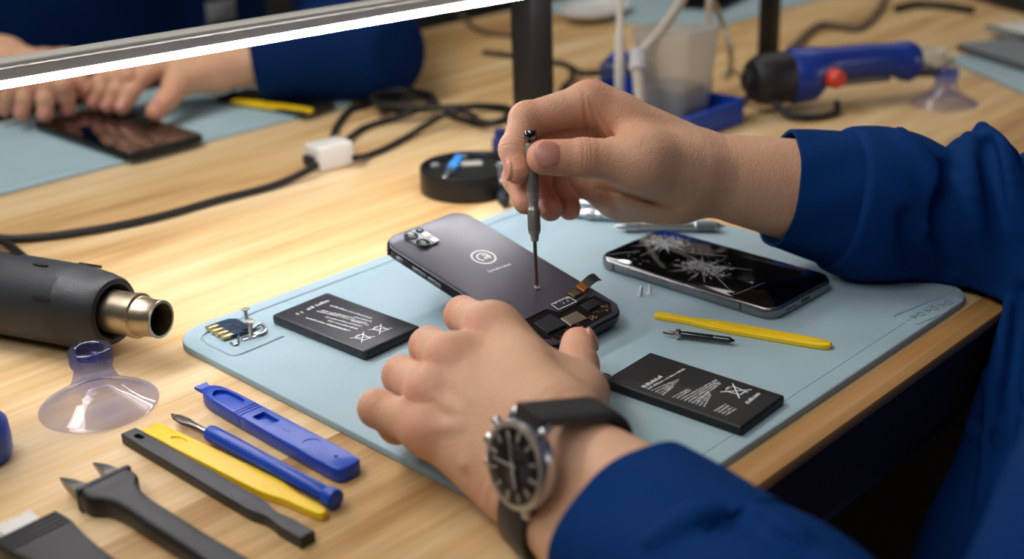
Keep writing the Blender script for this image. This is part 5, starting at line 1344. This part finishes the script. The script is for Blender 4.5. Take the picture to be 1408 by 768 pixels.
lp = float(np.linalg.norm(d)); MB().lathe([(.003, -lp / 2), (.0052, -lp / 2 + .002), (.0055, -lp * .1), (.0042, 0), (.0050, lp * .1), (.0050, lp * .34), (.0036, lp * .36), (.0036, lp / 2), (.002, lp / 2 + .001)], 16, M=RY(PI / 2)).build('body', mat('dark_slate_plastic', '#2a2e36', .4), ps)
MB().lathe([(.0057, -lp * .36), (.0060, -lp * .34), (.0060, -lp * .26), (.0057, -lp * .24)], 16, M=RY(PI / 2)).build('ring', SILV, ps)
p = at(689, 214, 0); kn2 = thing('knob', 'dark blue knob standing behind the parts dish beside the index finger', 'knob', (p[0] + .004, p[1] + .004, 0))
MB().lathe([(.0075, 0), (.0080, .001), (.0080, .013), (.0070, .0150), (.0055, .0155), (.0055, .022), (.0050, .0235)], 24).build('body', mat('dark_blue_plastic', '#22306c', .35), kn2)

# ------------------------------------------------------------------ blue parts tray with a clear box
TB = mat('deep_blue_plastic', '#1240a8', .35, var=.06)
cn_ = [at(x, y, .020) for x, y in ((985, 146), (868, 182), (802, 124), (915, 104))]
c = sum(cn_) / 4; tray = thing('parts_tray', 'open deep blue plastic tray behind the hand holding the screwdriver', 'tray', (c[0], c[1], 0), -.02)
TLx, TLy = .105, .165
o = MB().prism(rrect(0, 0, TLx, TLy, .012, 5), 0, .024, .002, 2).build('shell', TB, tray); cut(o, MB().prism(rrect(0, 0, TLx - .010, TLy - .010, .008, 5), .004, .05))
tc_ = c
def frosted(nm, c, tr, rough):
    m = mat(nm, c, rough, trans=tr, ior=1.2, var=.05, scale=20); return m
p = at(922, 166, .004) + np.array([.012, .004, 0])
jar = thing('clear_container', 'frosted clear plastic box with grey contents standing in the blue tray', 'container', (p[0], p[1], .0042), math.radians(2))
JB = frosted('frosted_plastic', '#f0efec', .82, .25)
def tray_box(w0, w1, h, t, fl): 
    rs = []
    for z, k in ((0, 0.), (h, 1.)):
        w = w0 + (w1 - w0) * k; rs.append([(x, y, z) for x, y in rrect(0, 0, w, w, .010, 4)])
    rs.append([(x, y, h) for x, y in rrect(0, 0, w1 - t, w1 - t, .009, 4)]); rs.append([(x, y, fl) for x, y in rrect(0, 0, w0 - t, w0 - t, .009, 4)])
    return MB().rings(rs)
tray_box(.050, .066, .088, .003, .003).build('box', JB, jar)
MB().prism(rrect(0, 0, .046, .046, .008), .0034, .034, .003, 2).build('contents', mat('grey_brown_powder', '#8c8478', .7, var=.25, scale=120), jar)
TUB = mat('milky_tube', '#c9c2b4', .35, trans=.25, ior=1.3)
p = at(852, 150, .006)
st_ = thing('white_rod', 'upright white plastic rod standing in the blue tray, left of the clear box', 'rod', M=T(p[0], p[1], .0042))
MB().lathe([(.0050, 0), (.0052, .002), (.0052, .075), (.0040, .080), (.0032, .084), (.0030, .26), (.0022, .262)], 20).build('rod', mat('ivory_plastic', '#efeade', .4), st_)
def bent(nm, lab, cat, pts, r, m): 
    o = pts[0]; t = thing(nm, lab, cat, (o[0], o[1], o[2])); MB().tube([(p_ - o) for p_ in pts], r, 12, smooth=8).build('tube', m, t); return t
dj = at(905, 150, 0); dpj = float((dj - CO) @ FW)
sb = bent('spray_tube', 'slanted translucent tube leaning out of the blue tray over the clear box', 'tube', [atd(880, 146, dpj - .11), atd(877, 108, dpj - .11), atd(876, 82, dpj - .105), atd(908, 42, dpj - .10), atd(932, 8, dpj - .10), atd(958, -40, dpj - .10)], .0052, TUB)
MB().tube([np.array(atd(877, 96, dpj - .11)) - np.array(sb.location), np.array(atd(877, 70, dpj - .105)) - np.array(sb.location)], .0085, 14, smooth=1).build('collar', mat('grey_collar', '#b4b4b8', .4), sb)
dl = float((at(985, 135, 0) - CO) @ FW) - .01
bent('clear_hose', 'thin pale hose arching behind the clear box to the bench', 'hose', [atd(976, 128, dl), atd(974, 80, dl), atd(974, 30, dl), atd(976, 0, dl), atd(984, 10, dl + .02), atd(996, 40, dl + .03), atd(1004, 70, dl + .02), at(1004, 92, .004), at(996, 104, .004)], .0036, mat('pale_hose', '#b8ac98', .4))
p = at(850, 120, .006); gd = thing('blue_device', 'dark blue rounded gadget standing in the blue tray behind the white rod', 'gadget', (p[0] + .012, p[1] + .006, .0042), .5)
MB().prism(rrect(0, 0, .050, .040, .008), 0, .030, .005, 3).build('body', mat('slate_blue_plastic', '#2f3f66', .4), gd)
MB().lathe([(.011, .030), (.012, .032), (.010, .038), (.004, .040)], 20, M=T(-.006, 0, 0)).build('cap', BLUPL, gd)
p = at(906, 138, .006); cy_ = thing('ink_bottle', 'small dark navy bottle standing in the blue tray against the clear box', 'bottle', (p[0] - .018, p[1] + .004, .0042))
MB().lathe([(.011, 0), (.012, .001), (.012, .036), (.009, .041), (.006, .043), (.006, .050)], 24).build('body', mat('navy_glossy', '#10183c', .2), cy_)
MB().lathe([(.0075, .046), (.0078, .047), (.0078, .056), (.0070, .058)], 20).build('cap', WHTPL, cy_)
p = at(872, 152, .006); gb = thing('circuit_board_piece', 'green circuit board scrap lying at the near end of the blue tray', 'circuit board', (p[0] - .002, p[1] - .010, .0042), .4)
MB().box(-.016, .016, -.010, .010, 0, .002, .0003).build('board', mat('green_pcb', '#2f5a3a', .45, var=.3, scale=300), gb)
MB().box(-.005, .006, -.005, .004, .0018, .004, .0004).build('chip', CHIP2, gb)
p = at(902, 153, .006); wp = thing('foam_block', 'off-white foam block lying in the blue tray beside the clear box', 'foam block', (p[0] - .022, p[1] - .016, .0042), .3)
MB().box(-.010, .010, -.008, .008, 0, .010, .002).build('block', WHTPL, wp)

# ------------------------------------------------------------------ blue hot air gun in the back
a, b = at(1058, 108, .034), at(1257, 87, .034); d = unit(b - a); zg = .034; yv = np.array([-d[1], d[0], 0]); GL_ = float(np.linalg.norm(b - a))
hb = thing('hot_air_gun', 'blue and black hot air gun with red button lying at the back of the bench', 'hot air gun', M=frame((a[0], a[1], zg), d, yv, (0, 0, 1)))
MB().lathe([(.012, -.022), (.020, -.020), (.0245, -.012), (.0262, -.002), (.0262, .012), (.0255, .018), (.024, .022)], 32, M=RY(PI / 2)).build('motor_head', BLKPL, hb)
DB = mat('hot_air_blue', '#1b3790', .35, var=.06)
rs = []
for x, w, hgt, zc in ((.018, .024, .024, 0), (.024, .028, .028, 0), (.046, .027, .027, 0), (.060, .020, .020, .006), (.070, .0175, .0175, .008), (.110, .0175, .0170, .008), (.140, .0180, .0175, .006), (GL_ - .018, .0205, .0200, .004), (GL_ - .008, .0215, .0210, .003), (GL_ - .001, .0185, .018, .003), (GL_, .008, .008, .003)):
    rs.append([(x, w * math.cos(t), zc + hgt * math.sin(t)) for t in [2 * PI * i / 28 for i in range(28)]])
MB().rings(rs).build('handle', DB, hb, 50)
MB().lathe([(.0085, 0), (.0095, .002), (.0095, .011), (.0080, .014), (.003, .0145)], 20, M=T(.056, -.020, .000) @ RX(PI / 2) @ RY(.3)).build('button', mat('red_button', '#d8402a', .35), hb)
MB().lathe([(.0100, -.027), (.011, -.026), (.011, -.020)], 24, M=RY(PI / 2)).build('nozzle', BLKPL, hb)
MB().tube([(-.006, -.024, -.018), (.002, -.042, -.027), (.022, -.050, -.0298), (.050, -.044, -.0298), (.060, -.030, -.024)], .0036, 10).build('hook_stand', BLKPL, hb)
MB().box(.066, .135, -.006, .002, -.0150, -.0085, .0015).build('rest', mat('grey_rest', '#8a8074', .5), hb)
z = .0055
cable('grey cord curving over the back of the bench from the blue hot air gun', [at(1072, 84, .02), at(1090, 66, .010), at(1112, 44, .005), at(1130, 34, z), at(1155, 36, z), at(1180, 38, z), at(1200, 24, z), at(1214, 4, z), at(1222, -20, z)], .0052, mat('taupe_rubber', '#6a5c4c', .5))
cable('short grey cord running left from the hot air gun head', [at(1046, 128, .012), at(1025, 136, z), at(1005, 144, z), at(985, 150, z)], .0040, mat('taupe_rubber', '#6a5c4c', .5))
c = at(1276, 88, 0); tp_ = thing('tape_roll', 'off-white tape roll lying behind the right suction cup', 'tape', (c[0], c[1], 0))
o = MB().lathe([(.020, 0), (.021, .0008), (.021, .016), (.020, .017)], 32).build('roll', mat('cream_tape', '#cfc6b0', .6), tp_); cut(o, MB().prism(circle(0, 0, .011, 24), -.01, .03))
c = at(1268, 104, 0); ck_ = thing('tool_clip', 'dark grey metal clip lying between the hot air gun and right suction cup', 'clip', (c[0], c[1], 0), -.8)
MB().box(-.020, .020, -.007, .007, 0, .008, .002).build('body', mat('dark_clip', '#3c403c', .4, .5), ck_)
MB().tube([(-.018, 0, .008), (-.004, 0, .014), (.012, 0, .0085)], .0020, 8).build('spring', SILV, ck_)

# ------------------------------------------------------------------ neighbouring stations
a = at(958, 46, 0)
plain_mat('grey-blue repair mat at the far end of the bench behind the clear box', a[0], a[0] + .46, a[1], TY1 - .02)
c = at(820, 16, .008); dh = thing('white_dish', 'oval white dish on the far repair mat behind the lamp post', 'dish', (c[0], c[1], .0042), .35)
mb = MB(); rs = [[(sx * math.cos(2 * PI * j / 40), sy * math.sin(2 * PI * j / 40), z) for j in range(40)] for sx, sy, z in ((.050, .030, 0), (.066, .040, .004), (.074, .046, .011), (.072, .044, .0115), (.062, .037, .006), (.040, .022, .004))]
mb.rings(rs).build('dish', mat('white_ceramic', '#d6d8d6', .3), dh)
c = at(985, 0, .006); dk = thing('smartphone', 'black phone lying at the far end of the bench above the pale hose', 'phone', (c[0], c[1], .0042), .25)
MB().prism(rrect(0, 0, .15, .075, .010), 0, .0085, .002, 2).build('frame', mat('black_phone_frame', '#191a1c', .3, .5), dk); MB().prism(rrect(0, 0, .146, .071, .009), .008, .0090, .0003, 1).build('screen', GLOSS, dk)
a = at(1300, 84, 0); b = at(1408, 131, 0)
ang_ = math.atan2((b - a)[1], (b - a)[0]) + PI / 2
mw2, md2 = .34, .36; u_ = np.array([math.cos(ang_), math.sin(ang_)]); v_ = np.array([-u_[1], u_[0]])
ctr = a[:2] + u_ * mw2 / 2 - v_ * md2 / 2
t = thing('repair_mat', 'grey-blue repair mat of the next station at the right edge', 'mat', (*ctr, 0), ang_)
MB().prism(rrect(0, 0, mw2, md2, .012), 0, .0055, .0012, 3).build('mat_sheet', MATB, t); MB().prism(rrect(0, 0, mw2 - .03, md2 - .03, .008), .0055, .0060, .0002, 1).build('raised_field', MATB, t)
c = at(1372, 80, .012); tb = thing('smartphone', 'slim grey phone lying on the repair mat at the right edge', 'phone', (c[0] + .03, c[1] - .02, .0061), ang_ - PI / 2 + .15)
MB().prism(rrect(0, 0, .16, .078, .010), 0, .008, .002, 2).build('frame', mat('silver_frame', '#8d8b8d', .26, .9, var=.05), tb); MB().prism(rrect(0, 0, .156, .074, .009), .0074, .0084, .0003, 1).build('screen', mat('grey_glass', '#7d848a', .45, var=.05), tb)
c = at(1405, 42, .010); pp = thing('notepad', 'pale paper pad on the repair mat at the right edge, behind the grey phone', 'notepad', (c[0] + .02, c[1] - .01, .0061), ang_ + .2)
MB().box(-.05, .05, -.035, .035, 0, .006, .001).build('pages', mat('pale_paper', '#cfd4d2', .7), pp); MB().box(-.05, -.042, -.0352, .0352, 0, .0068, .001).build('binding', mat('dark_binding', '#33363a', .5), pp)
c = at(1398, 2, .010); lt = thing('laptop', 'black laptop base at the top right corner of the bench', 'laptop', (c[0] + .10, c[1] - .04, 0), ang_ + .05)
MB().prism(rrect(0, 0, .24, .20, .010), 0, .016, .002, 2).build('base', mat('black_laptop', '#1c1c20', .4), lt)
MB().prism(rrect(-.012, .01, .18, .10, .003), .0155, .0165, .0002, 1).build('keyboard', mat('keyboard_grey', '#2b2c30', .5, var=.4, scale=90), lt)
MB().box(.108, .116, -.098, .098, .014, .17, .002).build('screen_lid', mat('black_laptop', '#1c1c20', .4), lt)
cable('black cable lying along the top right of the bench', [at(1232, 12, z), at(1260, 6, z), at(1300, 8, z), at(1338, 14, z)], .0050)
# ------------------------------------------------------------------ lights
w = bpy.data.worlds.new('room_light'); bpy.context.scene.world = w; w.use_nodes = True
w.node_tree.nodes['Background'].inputs['Color'].default_value = (*lin('#aab4c4'), 1); w.node_tree.nodes['Background'].inputs['Strength'].default_value = .15
def area(nm, loc, target, e, sx, sy, col):
    ld = bpy.data.lights.new(nm, 'AREA'); ld.shape = 'RECTANGLE'; ld.size = sx; ld.size_y = sy; ld.energy = e; ld.color = col
    o = bpy.data.objects.new(nm, ld); C.objects.link(o)
    o.matrix_world = T(*loc) @ (Vector(target) - Vector(loc)).to_track_quat('-Z', 'Y').to_matrix().to_4x4(); return o
area('ceiling_and_fill_light', (.1, 1.5, 1.85), (.4, .6, 0), 22, 1.3, .5, (1, .95, .88))
area('ceiling_and_fill_light', (2.2, 1.3, 1.85), (1.6, .9, 0), 8, 1.2, .5, (1, .93, .84))
area('ceiling_and_fill_light', (-.8, .5, 1.7), (.35, .5, 0), 13, 1.0, .8, (.95, .97, 1))
area('ceiling_and_fill_light', (-.9, -.7, 1.8), (.5, .45, 0), 5.5, 1.0, .6, (1, .96, .9))  # weak front fill added for the near side of the hand, no panel
area('low_fill_light', (1.9, -1.7, .5), (.65, .28, -.05), 9, .8, .5, (1, .93, .85))  # unseen low fill added to brighten apron and rail, no lamp there
# ------------------------------------------------------------------ camera and render look
cd = bpy.data.cameras.new('camera'); cam = bpy.data.objects.new('camera', cd); C.objects.link(cam)
cam.matrix_world = frame(CO, RT, UP, -FW); cd.sensor_width = 36; cd.lens = F_PX / 1408 * 36; cd.clip_start = .02; cd.clip_end = 30
cd.dof.use_dof = True; cd.dof.focus_distance = .715; cd.dof.aperture_fstop = 4.6; cd.dof.aperture_blades = 0
bpy.context.scene.camera = cam
sc = bpy.context.scene
sc.view_settings.view_transform = 'Standard'; sc.view_settings.look = 'None'; sc.view_settings.exposure = 0.; sc.view_settings.gamma = 1.
